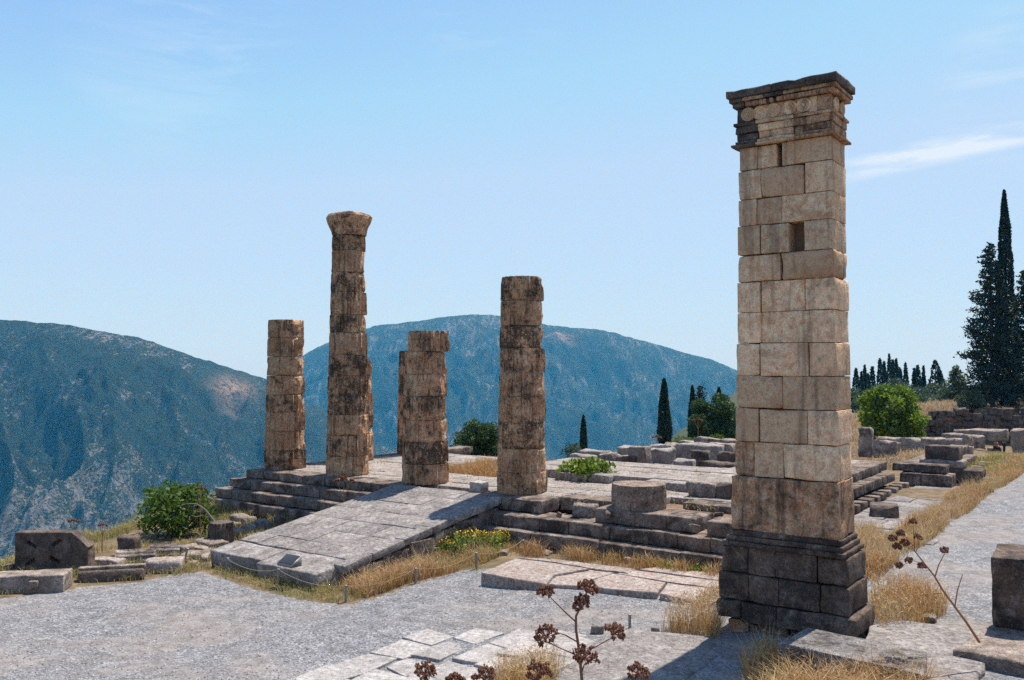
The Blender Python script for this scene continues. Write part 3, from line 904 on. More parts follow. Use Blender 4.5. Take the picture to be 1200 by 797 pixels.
# ------------------------------------------------------------------ columns
def drum_me(r0, r1, h, seed, ero_dir, ero, flute=0.105, flat=0.0):
    n, per = 80, 4
    tz = np.array([0, 0.03, 0.09, 0.25, 0.42, 0.58, 0.75, 0.91, 0.97, 1.0])
    th = np.arange(n) * 2 * math.pi / n
    TH, TZ = np.meshgrid(th, tz)
    TH, TZ = TH.ravel(), TZ.ravel()
    fr = (np.tile(np.arange(n), len(tz)) % per) / per
    off = np.array([seed * 2.3, seed * 1.7, seed * 0.9])
    P = np.stack([np.cos(TH) * r0, np.sin(TH) * r0, TZ * h], 1)
    m = sstep(0.28, 0.62, fbm(P * 0.9 + off, 3, 2) * 0.8 + ero * (0.55 * np.cos(TH - ero_dir) + 0.05))
    r = r0 + (r1 - r0) * TZ
    r = r - flute * np.sin(math.pi * fr) * (1 - m)
    r = r - m * (0.05 + 0.07 * np.abs(fbm(P * 1.6 + off, 3, 8))) - 0.03 * np.maximum(0, fbm(P * 4.0 + off, 3, 6) - 0.1)
    r = r + 0.008 * fbm(P * 5 + off, 3, 12)
    e = np.minimum(TZ, 1 - TZ) * h
    wear = 0.012 * (0.6 + 0.9 * vn(P * 2.2 + off, 15)) + 0.085 * m * np.maximum(0, 0.4 + vn(P * 1.5 + off, 19))
    r = r - np.clip(1 - e / 0.11, 0, 1) ** 1.6 * np.maximum(wear, 0.014)
    z = TZ * h + 0.012 * vn(P * 2.5 + off, 30) * (np.abs(TZ - 0.5) < 0.49)
    V = np.stack([np.cos(TH) * r, np.sin(TH) * r, z], 1)
    nv = len(tz)
    idx = np.arange(nv * n).reshape(nv, n)
    q = np.stack([idx[:-1], np.roll(idx[:-1], -1, 1), np.roll(idx[1:], -1, 1), idx[1:]], -1).reshape(-1, 4)
    V = np.concatenate([V, [(0, 0, 0), (0, 0, h)]])
    b, t = nv * n, nv * n + 1
    tri = np.array([(b, (k + 1) % n, k) for k in range(n)] + [(t, (nv - 1) * n + k, (nv - 1) * n + (k + 1) % n) for k in range(n)])
    return mesh_np('drum', V, [q, tri], False)
def column(label, x, y, ypx, r_bot, r_full_top, px, seed, ero=0.8, offsets=None, capital=False, zb=0.0):
    """ypx: photo heights of the drum joints from the foot upwards"""
    c = T(x, y, zb)
    col_ = thing('stone_column', label, 'column', c, ROT, 'weathered fluted columns on the temple platform')
    Yd = c.y
    zs = [zb + 0.0]
    for k in ypx[1:]:
        zs.append(atY(px, k, Yd)[2])
    taper = (r_bot - r_full_top) / 10.0
    rg = random.Random(seed)
    for k in range(len(zs) - 1):
        h = zs[k + 1] - zs[k]
        ra, rb = r_bot - taper * (zs[k] - zb), r_bot - taper * (zs[k + 1] - zb)
        o = (rg.uniform(-0.008, 0.008), rg.uniform(-0.008, 0.008))
        if offsets and k in offsets: o = offsets[k]
        e = ero * rg.uniform(0.5, 1.3)
        if k == 0: e *= 0.3
        ed = math.atan2(0.40, 0.92) + rg.uniform(-0.5, 0.5)
        link('drum', drum_me(ra, rb, h - 0.012, seed * 31 + k, ed, e), M['column'], col_, (o[0], o[1], zs[k] - zb), (0, 0, 0))
    if capital:
        z0 = zs[-1] - zb
        z1 = atY(px, 252, Yd)[2] - zb
        H = z1 - z0
        prof = [(0.0, 0.66), (0.05, 0.70), (0.22, 0.73), (0.40, 0.80), (0.58, 0.875), (0.74, 0.93), (0.86, 0.94), (0.94, 0.90), (1.0, 0.82)]
        n = 40
        V = []
        for t, r in prof:
            for k in range(n):
                a = 2 * math.pi * k / n
                V.append((math.cos(a) * r, math.sin(a) * r, t * H))
        V = np.array(V)
        nz = fbm(V * 2.2 + 5, 4, 77)
        V[:, :2] *= (1 + 0.05 * nz)[:, None]
        V[:, 2] += 0.03 * fbm(V * 2.0 + 9, 3, 5) * (V[:, 2] > 0.01)
        m_ = len(prof)
        idx = np.arange(m_ * n).reshape(m_, n)
        q = np.stack([idx[:-1], np.roll(idx[:-1], -1, 1), np.roll(idx[1:], -1, 1), idx[1:]], -1).reshape(-1, 4)
        V = np.concatenate([V, [(0, 0, H - 0.02)]])
        tri = np.array([(m_ * n, (m_ - 1) * n + k, (m_ - 1) * n + (k + 1) % n) for k in range(n)])
        link('capital', mesh_np('capital', V, [q, tri], False), M['column'], col_, (0, 0, z0))
    return col_
column('nearest thick column of nine drums beside the top of the ramp, its top broken off square', 0, 0, [580, 551, 524, 494, 464, 436, 408, 382, 353, 325], 0.90, 0.70, 612, 3)
column('short column of seven drums left of the ramp top, its uppermost drum narrower and shifted', -4.50, 0, [568, 542, 516, 491, 464, 438, 412, 388], 0.90, 0.70, 499, 4, offsets={6: (0.10, 0.05)})
column('tallest column, still carrying its flared round capital', -8.70, 0, [557, 533, 509, 485, 462, 440, 416, 390, 369, 343, 320, 295, 277], 0.90, 0.68, 407, 5, capital=True)
column('leftmost column at the corner of the temple platform, its top drum broken on one side', -12.55, 0, [549, 526, 504, 482, 462, 440, 418, 396, 375], 0.90, 0.68, 334, 6)
column('column mostly hidden behind the tallest column', -12.55, 4.15, [544, 522, 501, 480, 460, 441, 422], 0.88, 0.68, 412, 8)
column('column standing half hidden behind the short column left of the ramp top', -12.55, 8.25, [532, 510, 490, 470, 450, 430, 411], 0.88, 0.68, 485, 9)
# pale plaster block beside the nearest column
o = block('stone_block', 0.5, 0.45, 0.34, T(-1.25, -0.85, 0.01), M['flag'], rotz=ROT, bev=0.03, rough=0.01, seg=0.3)
tag(o, 'small pale square block leaning against the foot of the nearest column', 'stone')

# ------------------------------------------------------------------ big pillar
PC = Vector((6.31, 17.4, 0.0))
pil = thing('stone_pillar', 'tall square pillar of pale ashlar blocks with carved cornice, standing right of centre', 'pillar', (PC.x, PC.y, -0.97), ROT)
PZ = 0.97
pr = random.Random(31)
def sw(z):  # half-way taper of the shaft: width and depth at height z
    t = (z - 2.1) / 6.9
    return 2.08 * (1 - 0.095 * t), 1.03 * (1 - 0.06 * t)
def prow(z0, z1, joints, mats, x0, x1, y0, y1, bev=0.011, rough=0.007, name='ashlar_block', proud=None, chips=None):
    ed = [0.0] + joints + [1.0]
    for k in range(len(ed) - 1):
        xa, xb = x0 + (x1 - x0) * ed[k], x0 + (x1 - x0) * ed[k + 1]
        dy = (proud or {}).get(k, pr.uniform(-0.010, 0.010))
        rx = pr.uniform(-0.016, 0.016) if k in (0, len(ed) - 2) else 0
        ch = (chips or {}).get(k, pr.choice((0.5, 0.7, 0.9, 1.3, 2.4)))
        block(name, xb - xa - pr.uniform(0.006, 0.022), y1 - y0 - abs(dy), z1 - z0 - pr.uniform(0.006, 0.020), ((xa + xb) / 2 + rx, (y0 + y1) / 2 + dy / 1.0, z0 + PZ), M[mats if isinstance(mats, str) else mats[k]], pil,
              bev=bev * max(0.5, 1 + 1.6 * (ch - 1)), rough=rough * max(0.6, 1 + 0.8 * (ch - 1)), seg=0.13, chip=ch)
SH = [(2.845, 3.525, [.24, .72], 'pillar', None, None), (3.525, 4.19, [.48], 'pillar', None, None), (4.19, 4.86, [.25, .74], 'pillar', None, {0: 2.2}), (4.86, 5.50, [.25, .48], 'pillar', {1: 0.06}, {0: 2.2}),
      (5.50, 6.13, [.25, .71], 'pillar', {1: 0.03}, {2: 1.6}), (6.13, 6.69, [.46], 'pillar', None, {0: 2.6, 1: 3.4}), (6.69, 7.29, [.25, .56, .71], 'pillar', {2: 0.30}, {1: 1.6}),
      (7.29, 7.84, [.2, .48], 'pillar', None, {1: 1.8}), (7.84, 8.45, [.25, .72], 'pillar', None, {0: 2.0}), (8.45, 8.93, [.21, .43, .475], 'pillar', {2: 0.35}, {1: 1.5})]
for z0, z1, j, mt, pd, ch in SH:
    w, d = sw((z0 + z1) / 2)
    yo = (1.03 - d) / 2
    xo = -(2.08 - w) * 0.45
    prow(z0, z1, j, mt, -2.08 + (2.08 - w) * 0.55, xo, yo, 1.03 - yo, proud=pd, chips=ch)
prow(2.13, 2.845, [.20, .49], ['pillar_rust', 'pillar', 'pillar'], -2.10, 0.0, 0, 1.03, proud={0: 0.05}, chips={0: 2.2, 2: 2.0})
prow(1.02, 2.12, [], 'pillar_rust', -2.17, 0.01, -0.03, 1.06, rough=0.02, chips={0: 1.3})
# dark base moulding in three rounded bands
for k, (z0, z1, g_) in enumerate(((0.91, 1.02, 0.05), (0.80, 0.905, 0.10), (0.70, 0.795, 0.16))):
    block('base_moulding', 2.17 + 2 * g_ - 0.02, 1.06 + 2 * g_, z1 - z0, (-1.08, 0.515, z0 + PZ), M['plinth'], pil, bev=0.045, rough=0.012, seg=0.2)
prow(0.17, 0.70, [.23, .45, .77], 'plinth', -2.36, 0.17, -0.12, 1.16, bev=0.025, rough=0.015, chips={0: 1.8, 3: 1.6})
prow(-0.38, 0.16, [.25, .48, .79], 'plinth', -2.42, 0.22, -0.16, 1.20, bev=0.025, rough=0.014)
prow(-0.80, -0.39, [.20, .45], 'plinth', -2.46, 0.36, -0.20, 1.25, bev=0.025, rough=0.014)
prow(-1.15, -0.81, [.17, .5], ['pillar_rust', 'plinth', 'plinth'], -2.22, 0.30, -0.08, 1.15, bev=0.03, rough=0.02)
# added filler core keeps daylight from showing through the joint gaps
block('core', 1.8, 0.56, 9.6, (-1.02, 0.66, 0.2), M['dirt'], pil, bev=0.02, rough=0.0, seg=1.5)
# crowning: lip, fascia, rosette frieze, dentils, cornice
W, D = sw(8.9)
X0, X1 = -2.08 + (2.08 - W) * 0.55, -(2.08 - W) * 0.45
Y0, Y1 = (1.03 - D) / 2, 1.03 - (1.03 - D) / 2
def band(name, z0, z1, ex, cuts_, mat, rough=0.012, bev=0.02, chips=None, ey=None):
    ey = ex if ey is None else ey
    ed = [0] + cuts_ + [1]
    for k in range(len(ed) - 1):
        a, b = X0 - ex, X1 + ex
        xa, xb = a + (b - a) * ed[k], a + (b - a) * ed[k + 1]
        mm = mat if isinstance(mat, str) else mat[k]
        block(name, xb - xa - 0.012, Y1 - Y0 + 2 * ey, z1 - z0 - 0.006, ((xa + xb) / 2, (Y0 + Y1) / 2 + pr.uniform(-0.008, 0.008), z0 + PZ), M[mm], pil, bev=bev, rough=rough, seg=0.15, chip=(chips or {}).get(k, 1.0))
band('lip_moulding', 8.93, 8.985, 0.12, [.24, .62], ['dark_rubble', 'pillar', 'pillar_rust'], bev=0.02)
band('lip_moulding', 8.99, 9.06, 0.06, [.24, .62], ['dark_rubble', 'pillar', 'pillar_rust'], bev=0.025)
band('fascia_block', 9.065, 9.21, 0.03, [.24, .62], ['dark_rubble', 'pillar', 'pillar_rust'], chips={0: 2})
band('fascia_block', 9.215, 9.37, 0.055, [.24, .62], ['dark_rubble', 'pillar', 'pillar_rust'], chips={0: 2, 2: 1.6})
band('fascia_block', 9.372, 9.44, 0.085, [.24, .62], ['dark_rubble', 'pillar', 'pillar_rust'], chips={0: 2.4, 2: 1.6})
band('frieze_block', 9.445, 9.76, 0.02, [.28, .56, .86], ['dark_rubble', 'pillar', 'pillar', 'pillar_rust'], chips={0: 2})
band('ovolo_moulding', 9.765, 9.86, 0.10, [.13, .34, .46], ['dark_rubble', 'pillar_rust', 'dark_rubble', 'pillar_rust'], bev=0.04, chips={0: 3, 2: 3})
band('cornice_block', 9.862, 9.94, 0.15, [.13, .34, .52], ['dark_rubble', 'pillar_rust', 'dark_rubble', 'pillar_rust'], bev=0.03, chips={0: 3, 2: 2.5})
band('cornice_slab', 9.945, 10.12, 0.19, [.42], 'dark_rubble', rough=0.025, bev=0.05, chips={0: 2, 1: 1.6})
def rosette_me():
    prof = [(0.145, 0.0), (0.15, 0.03), (0.125, 0.045), (0.105, 0.02), (0.085, 0.018), (0.075, 0.04), (0.055, 0.042), (0.045, 0.02), (0.038, 0.05), (0.02, 0.07), (0.0, 0.072)]
    n = 20
    V = [(math.cos(2 * math.pi * k / n) * r, -z, math.sin(2 * math.pi * k / n) * r) for r, z in prof for k in range(n)]
    m_ = len(prof)
    idx = np.arange(m_ * n).reshape(m_, n)
    q = np.stack([idx[:-1], np.roll(idx[:-1], -1, 1), np.roll(idx[1:], -1, 1), idx[1:]], -1).reshape(-1, 4)
    return mesh_np('rosette', np.array(V), q, True)
ros = rosette_me()
for k, fx in enumerate((0.12, 0.40, 0.58, 0.73, 0.25)):
    sc_ = 1.0
    ob = link('rosette', ros, M['pillar'], pil, (X0 + (X1 - X0) * fx, Y0 - 0.015, 9.60 + PZ))
    ob.scale = (1, 1 if k < 4 else 0.5, 1)
for y_ in (0.3, 0.72):
    link('rosette', ros, M['pillar'], pil, (X1 + 0.015, Y0 + (Y1 - Y0) * y_, 9.60 + PZ), (0, 0, R(90)))
den = block_me(0.07, 0.09, 0.085, bev=0.03, rough=0.01, seg=0.05)
for k in range(26):
    fx = (k + 0.5) / 26
    if 0.36 < fx < 0.50 and k % 2: continue
    if fx < 0.16: continue
    link('egg_moulding', den, M['pillar_rust'], pil, (X0 + (X1 - X0) * fx, Y0 - 0.105, 9.768 + PZ - 0.02))
for k in range(11):
    link('egg_moulding', den, M['pillar_rust'], pil, (X1 + 0.105, Y0 + (Y1 - Y0) * (k + 0.5) / 11, 9.768 + PZ - 0.02))

# ------------------------------------------------------------------ loose drum and blocks on the steps
c = T(4.95, -0.72, 0.0)
dr = thing('column_drum', 'thick speckled column drum lying flat by itself on the temple steps', 'stone', c, ROT)
link('drum', drum_me(0.86, 0.85, 0.75, 991, 2.0, 1.7, flute=0.015), M['drum'], dr)
def loose(name, px, py, z, w, d, h, label, cat='stone', mat='rubble', rot=0.0, group=None, sink=0.03, use_ground=False, **kw):
    c = at(px, py, z)
    if use_ground:
        for _ in range(4):
            zz = gz(c.x, c.y); c = at(px, py, zz)
    kw.setdefault('bev', 0.06); kw.setdefault('rough', 0.035); kw.setdefault('seg', 0.16); kw.setdefault('chip', 1.6)
    o = block(name, w, d, h, (c.x, c.y + d * 0.45, c.z - sink), M[mat], None, rotz=ROT + rot, **kw)
    return tag(o, label, cat, group)
loose('stone_block', 686, 607, -0.43, 0.72, 0.5, 0.42, 'small rough block on the temple step left of the loose drum', rot=0.1)
loose('stone_block', 826, 583, 0.0, 1.0, 0.6, 0.5, 'jagged pale boulder on the temple floor close to the left edge of the tall pillar', chip=3.0, bev=0.16, rough=0.07)
loose('stone_block', 852, 585, 0.0, 0.7, 0.6, 0.55, 'dark boulder half hidden behind the left edge of the tall pillar', mat='dark_rubble', bev=0.14, rough=0.06)
loose('stone_block', 742, 575, 0.31, 0.7, 0.5, 0.12, 'low broken slab behind the loose drum', mat='floor', rot=0.2)

# ------------------------------------------------------------------ stones at the left edge of the gravel
def gat(px, py, guess=-1.6):
    c = at(px, py, guess)
    for _ in range(5): c = at(px, py, gz(c.x, c.y))
    return c
# slotted slab standing on edge
c = gat(60, 671)
sl = thing('slotted_slab', 'big dark upright slab with four slanting slots cut in its face and a cut-off corner', 'stone', c, -0.02)
def cut_corner(q):
    s = (q[:, 0] - 0.62) / 0.45 * 0.45 + (q[:, 2] - 0.78)
    lim = np.maximum(0, (q[:, 0] - 0.62))
    q[:, 2] = np.minimum(q[:, 2], 1.21 - lim * 0.95)
    return q
me = block_me(2.15, 0.42, 1.22, bev=0.04, rough=0.014, seg=0.12, cut=cut_corner)
slab_o = link('slab', me, M['dark_rubble'], None, (0, 0, 0))
cutters = []
for (sx, sz, an) in ((-0.58, 0.86, -0.55), (0.13, 0.90, 0.6), (-0.62, 0.34, 0.6), (0.10, 0.42, -0.45)):
    cm = block_me(0.32, 0.3, 0.11, bev=0.005, rough=0.0, chip=0)
    for v in cm.vertices: v.co.z -= 0.055
    cm.transform(Matrix.Translation((sx, -0.21, sz)) @ Matrix.Rotation(-an, 4, 'Y'))
    cutters.append(link('cutter', cm))
for cu in cutters:
    md = slab_o.modifiers.new('cut', 'BOOLEAN'); md.operation = 'DIFFERENCE'; md.object = cu; md.solver = 'EXACT'
dg = bpy.context.evaluated_depsgraph_get()
me2 = bpy.data.meshes.new_from_object(slab_o.evaluated_get(dg))
bpy.data.objects.remove(slab_o)
for cu in cutters: bpy.data.objects.remove(cu)
me2.name = 'slab'
link('slab', me2, M['dark_rubble'], sl, (0, 0.2, -0.05))
# long block with a boss
c = gat(38, 695)
lb = thing('bossed_block', 'long grey block with one square boss on its side, below the slotted slab', 'stone', c, 0.16)
link('block', block_me(2.1, 0.75, 0.5, bev=0.03, rough=0.012, seg=0.2), M['rubble'], lb, (-0.28, 0.35, -0.04))
link('boss', block_me(0.23, 0.16, 0.2, bev=0.04, rough=0.015, seg=0.1), M['rubble'], lb, (0.05, -0.07, 0.13))
loose('stone_block', 5, 672, -1.6, 0.5, 0.5, 0.25, 'small dark stone at the left edge of the photo behind the bossed block', mat='dark_rubble', use_ground=True)
c = gat(130, 682)
mb = thing('moulded_block', 'long narrow moulded block with a grooved ridge lying on the gravel', 'stone', c, 0.30)
link('block', block_me(1.75, 0.5, 0.34, bev=0.05, rough=0.012, seg=0.16, taper=(0.96, 0.7)), M['dark_rubble'], mb, (0, 0.22, -0.03))
link('ridge', block_me(1.72, 0.22, 0.09, bev=0.03, rough=0.01, seg=0.16), M['rubble'], mb, (0, 0.30, 0.30))
loose('stone_block', 188, 672, -1.6, 1.05, 0.6, 0.40, 'rounded pinkish block at the gravel edge right of the moulded block', use_ground=True, rot=0.75, bev=0.12, chip=2.2, mat='pink')
loose('stone_block', 122, 664, -1.6, 0.9, 0.5, 0.22, 'low flat stone behind the moulded block', use_ground=True, rot=0.6, mat='pink')
def fluted(px, py, w, d, h, rot, label, upright=False):
    c = gat(px, py)
    t = thing('fluted_fragment', label, 'stone', c, rot)
    n = 40 if upright else 26
    if upright:
        link('drum', drum_me(w / 2, w / 2, h, nseed(), 1.0, 0.1, flute=0.06), M['dark_rubble'], t, (0, d / 2, -0.03))
    else:
        # lying fragment: curved fluted back
        V, Fq = [], []
        nx = 14
        for i in range(nx + 1):
            for k in range(n + 1):
                a = math.pi * (0.12 + 0.76 * k / n)
                r = 1.0 - 0.10 * abs(math.sin(k / n * math.pi * 6))
                V.append((-w / 2 + w * i / nx, -math.cos(a) * d * 0.55 * r, (math.sin(a) * r - 0.25) * h))
        for i in range(nx + 1):
            pass
        idx = np.arange((nx + 1) * (n + 1)).reshape(nx + 1, n + 1)
        q = np.stack([idx[:-1, :-1], idx[1:, :-1], idx[1:, 1:], idx[:-1, 1:]], -1).reshape(-1, 4)
        V = np.array(V)
        base = len(V)
        V = np.concatenate([V, [(-w / 2, 0, -0.1), (w / 2, 0, -0.1)]])
        tri = [(base, k, k + 1) for k in range(n)] + [(base + 1, nx * (n + 1) + k + 1, nx * (n + 1) + k) for k in range(n)]
        V += 0.02 * np.stack([fbm(V * 3 + a * 9, 3, 3 + a) for a in range(3)], 1)
        me = mesh_np('fragment', V, [q, np.array(tri)], False)
        link('fragment', me, M['rubble'], t, (0, d * 0.5, 0.0))
    return t
fluted(158, 660, 1.15, 0.6, 0.5, 0.30, 'fluted column fragment lying on its side, left of the two')
fluted(192, 652, 0.95, 0.6, 0.45, 0.12, 'fluted column fragment lying on its side, right of the two')
fluted(254, 642, 0.86, 0.8, 0.82, 0, 'dark fluted drum fragment standing upright below the temple corner', True)
loose('stone_block', 147, 652, -1.65, 0.62, 0.5, 0.66, 'upright dark stone at the cliff edge left of the green bush', use_ground=True, rot=0.6, mat='dark_rubble', bev=0.09, chip=2)
ST_ = [(228, 656, 0.95, 0.6, 0.2, 'lowest flat stone of the little pile left of the ramp foot'), (232, 648, 1.1, 0.7, 0.2, 'broad flat stone in the little pile left of the ramp foot'),
       (214, 650, 0.6, 0.5, 0.28, 'pale squat stone in front of the little pile left of the ramp foot'), (243, 645, 1.2, 0.7, 0.3, 'back stone of the little pile left of the ramp foot')]
for k, (px, py, w, d, h, lb_) in enumerate(ST_):
    loose('stone_block', px, py, -1.65, w, d, h, lb_, use_ground=True, rot=rnd.uniform(-0.3, 0.6), chip=2.2, group='flat stones piled left of the ramp')
RB = [(282, 618, 0.95, 0.6, 0.45, 'large pale boulder at the top of the rubble between ramp and temple steps'), (276, 632, 0.55, 0.5, 0.35, 'lowest small stone of the rubble between ramp and temple steps'),
      (290, 626, 0.5, 0.5, 0.34, 'squarish stone in the middle of the rubble between ramp and temple steps'), (305, 622, 0.85, 0.5, 0.36, 'wide flat stone at the right of the rubble between ramp and temple steps'),
      (270, 622, 0.5, 0.4, 0.3, 'small stone at the left of the rubble between ramp and temple steps'), (296, 634, 0.5, 0.4, 0.22, 'small low stone beside the ramp edge in the rubble')]
for px, py, w, d, h, lb_ in RB:
    loose('stone_block', px, py, -1.7, w, d, h, lb_, use_ground=True, rot=rnd.uniform(-0.6, 0.9), chip=2.6, bev=0.1, group='rubble between ramp and temple steps')
loose('stone_stump', 326, 621, -1.7, 0.36, 0.36, 0.5, 'small dark squared stump above the left edge of the ramp', use_ground=True, mat='dark_rubble')
sr = random.Random(91)
rub = [block_me(sr.uniform(0.16, 0.4), sr.uniform(0.14, 0.3), sr.uniform(0.1, 0.24), bev=0.05, rough=0.035, seg=0.1, chip=2.5) for _ in range(6)]
def scatter(pxs, label, group, mat, z=None):
    for k, (px, py) in enumerate(pxs):
        c = gat(px, py) if z is None else at(px, py, z)
        me = rub[k % 6].copy(); me.materials.clear(); me.materials.append(M[mat])
        o = link('rubble_stone', me, None, None, c - Vector((0, 0, 0.03)), (sr.uniform(-0.2, 0.2), sr.uniform(-0.2, 0.2), sr.uniform(0, 6.28)))
        tag(o, label, 'stone', group)
scatter([(218, 660), (226, 664), (240, 658), (248, 652), (256, 648), (262, 640), (200, 656), (182, 660), (262, 628), (272, 640), (286, 636), (300, 628), (310, 628), (316, 616), (330, 626), (112, 668), (160, 648), (208, 640)],
        'small broken stone scattered in the grass left of the ramp', 'small rubble left of the ramp', 'rubble')
scatter([(655, 607), (712, 606), (812, 622), (818, 610), (800, 580), (842, 604), (668, 572)], 'small broken stone lying on the temple steps right of the ramp', 'small rubble on the steps', 'step', -0.2)
scatter([(400, 680), (430, 668), (455, 660), (470, 652), (590, 650), (640, 650), (735, 660), (842, 668), (790, 664)], 'small stone half hidden in the grass at the foot of the ramp wall and steps', 'small stones in the grass', 'rubble')
scatter([(770, 745), (700, 742), (1010, 712), (1040, 745), (1090, 728), (1120, 745), (1008, 655), (1030, 640)], 'small loose stone near the pillar foot', 'loose stones near the pillar', 'rubble')
# ------------------------------------------------------------------ paving in front
pav = thing('stone_landing', 'low landing of broad pinkish slabs on the gravel in front of the north-east steps', 'paving', (2, 24, -1.15), 0)
def px_slab(name, pts, ztop, th, mat, parent, jit=0.04, bev=0.03):
    w = [at(a, b, ztop) for a, b in pts]
    me, c = prism_me(w, ztop, th, jit, bev=bev)
    loc = c - parent.location if parent is not None else c
    return link(name, me, M[mat], parent, loc)
for pts, dz in (([(564, 671), (604, 654), (652, 660), (690, 666), (650, 673), (640, 684)], 0), ([(606, 653.5), (650, 655), (745, 667), (735, 671), (690, 665.5), (652, 659)], -0.02),
            ([(643, 684), (652, 674), (692, 667), (720, 671), (690, 680), (700, 688)], -0.07), ([(722, 671.5), (742, 668), (845, 681), (845, 690), (780, 681)], -0.05),
            ([(692, 680), (720, 672), (780, 682), (770, 694), (726, 691), (702, 688)], -0.02), ([(782, 683), (848, 691), (848, 706), (804, 702), (773, 695)], -0.03),
            ([(748, 667), (770, 664), (846, 672), (846, 680)], -0.04)):
    px_slab('paving_slab', pts, -1.13 + dz, 0.34, 'pink', pav, 0.025)
flags = thing('flagstone_pavement', 'pavement of irregular bleached flagstones across the foreground gravel', 'paving', T(7, -13, -1.45), 0)
fr_ = random.Random(5)
xs = [4.9, 5.75, 6.6, 7.35, 8.2, 9.0]
for i in range(len(xs) - 1):
    y = -17.2 + fr_.uniform(0, 0.6)
    y_end = (-10.6, -9.9, -9.5, -9.2, -9.6)[i]
    while y < y_end - 0.3:
        h = fr_.uniform(0.75, 1.35)
        y1 = min(y + h, y_end)
        j = lambda: fr_.uniform(-0.10, 0.10)
        if i == 0 and y < -15.6 and fr_.random() < 0.4:
            y = y1; continue
        g_ = 0.035
        P4 = [T(xs[i] + g_ + j(), y + g_ + j()), T(xs[i + 1] - g_ + j(), y + g_ + j()), T(xs[i + 1] - g_ + j(), y1 - g_ + j()), T(xs[i] + g_ + j(), y1 - g_ + j())]
        zc = sum(gz(p.x, p.y) for p in P4) / 4 + 0.03 + fr_.uniform(-0.006, 0.006)
        me, c = prism_me(P4, zc, 0.16, 0.03, bev=0.012)
        link('flagstone', me, M['flag'], flags, c - flags.location)
        y = y1
# smooth flat bedrock slabs left of the pillar
for pts, z, lb_ in (([(690, 752), (740, 737), (830, 745), (862, 756), (838, 772), (800, 800), (760, 830), (690, 830), (650, 795)], -1.0, 'large smooth grey slab of bedrock left of the pillar foot'),
                    ([(1018, 733), (1060, 726), (1150, 738), (1150, 800), (1085, 812), (1060, 780), (1012, 752)], -0.75, 'flat grey rock ledge right of the pillar foot')):
    w = [at(a, b, z) for a, b in pts]
    me, c = prism_me(w, z, 0.5, 0.08, bev=0.05)
    tag(link('rock_slab', me, M['ramp'], None, c), lb_, 'rock')
# foreground blocks at the right
fb = [at(912, 753, -0.42), at(946, 735, -0.42), at(1086, 764, -0.42), at(1083, 791, -0.42)]
me, c = prism_me(fb, -0.42, 0.5, 0.025, bev=0.03)
tag(link('pitted_slab', me, M['pitted'], None, c), 'pitted grey slab lying in dry grass before the pillar foot', 'stone')
c = at(1168, 737, -0.62)
o = block('stone_block', 2.0, 1.7, 1.33, (c.x + 1.32, c.y + 0.35, -0.62), M['plinth'], None, rotz=ROT + 0.05, bev=0.06, rough=0.025, seg=0.2, chip=1.5)
tag(o, 'big dark squared block at the right edge of the photo, on a lower slab', 'stone')
c = at(1140, 775, -0.64)
o = block('stone_slab', 2.4, 2.6, 0.75, (c.x + 1.75, c.y + 0.75, -1.40), M['rubble'], None, rotz=ROT - 0.15, bev=0.06, rough=0.03, seg=0.2, chip=1.5)
tag(o, 'thick slab under the big dark block at the lower right corner', 'stone')

# ------------------------------------------------------------------ blocks along the north flank and the ruins beyond
def tloose(name, x, y, z, w, d, h, label, mat='rubble', rot=0.0, group=None, cat='stone', **kw):
    kw.setdefault('bev', 0.06); kw.setdefault('rough', 0.03); kw.setdefault('seg', 0.25); kw.setdefault('chip', 1.6)
    o = block(name, w, d, h, T(x, y, z), M[mat], None, rotz=ROT + rot, **kw)
    return tag(o, label, cat, group)
fs = thing('paved_strip', 'strip of worn grey slabs between temple flank and gravel path', 'paving', T(10.2, 9, -1.02), ROT)
y = -0.5
while y < 19:
    h = rnd.uniform(0.8, 1.3)
    x = -1.1
    while x < 1.2:
        w = rnd.uniform(0.8, 1.3)
        wp = T(10.2 + x + w / 2, y + h / 2)
        block('paving_slab', w - 0.02, h - 0.02, 0.3, (x + w / 2, y + h / 2 - 9, -0.26 + rnd.uniform(-0.02, 0.02)), M['ramp'], fs, bev=0.025, rough=0.012, seg=0.5)
        x += w
    y += h
tloose('stone_block', 10.0, 8.4, -1.12, 0.95, 0.8, 0.55, 'dark knobbly block alone on the paved strip beside the pillar', mat='dark_rubble', rot=0.3, chip=2.5, bev=0.12)
tloose('stone_block', 6.6, 19.4, 0.0, 0.55, 0.75, 1.45, 'upright grey orthostat just right of the pillar, carved with a scroll', chip=2.2, bev=0.1, mat='rubble')
tloose('stone_block', 5.5, 18.4, 0.0, 0.9, 0.9, 0.35, 'low block at the foot of the upright orthostat', mat='rubble')
stk = [(10.0, 19.8, -1.6, 2.6, 1.3, 0.95, 'dark_rubble', 'lowest course of the block stack beside the gravel path'), (10.5, 19.75, -0.65, 2.2, 1.2, 0.38, 'dark_rubble', 'second stone of the block stack beside the gravel path'),
       (9.9, 19.8, -0.27, 1.9, 1.1, 0.36, 'rubble', 'third, chamfered stone of the block stack beside the gravel path'), (9.9, 20.0, 0.09, 1.45, 1.0, 0.62, 'dark_rubble', 'dark top block of the stack beside the gravel path')]
for x, y, z, w, d, h, mt, lb_ in stk:
    tloose('stone_block', x, y, z, w, d, h, lb_, mat=mt, group='block stack beside the path', rough=0.02)
tloose('stone_block', 11.3, 21.6, -1.12, 1.0, 0.9, 0.3, 'flat slab at the path side right behind the block stack')
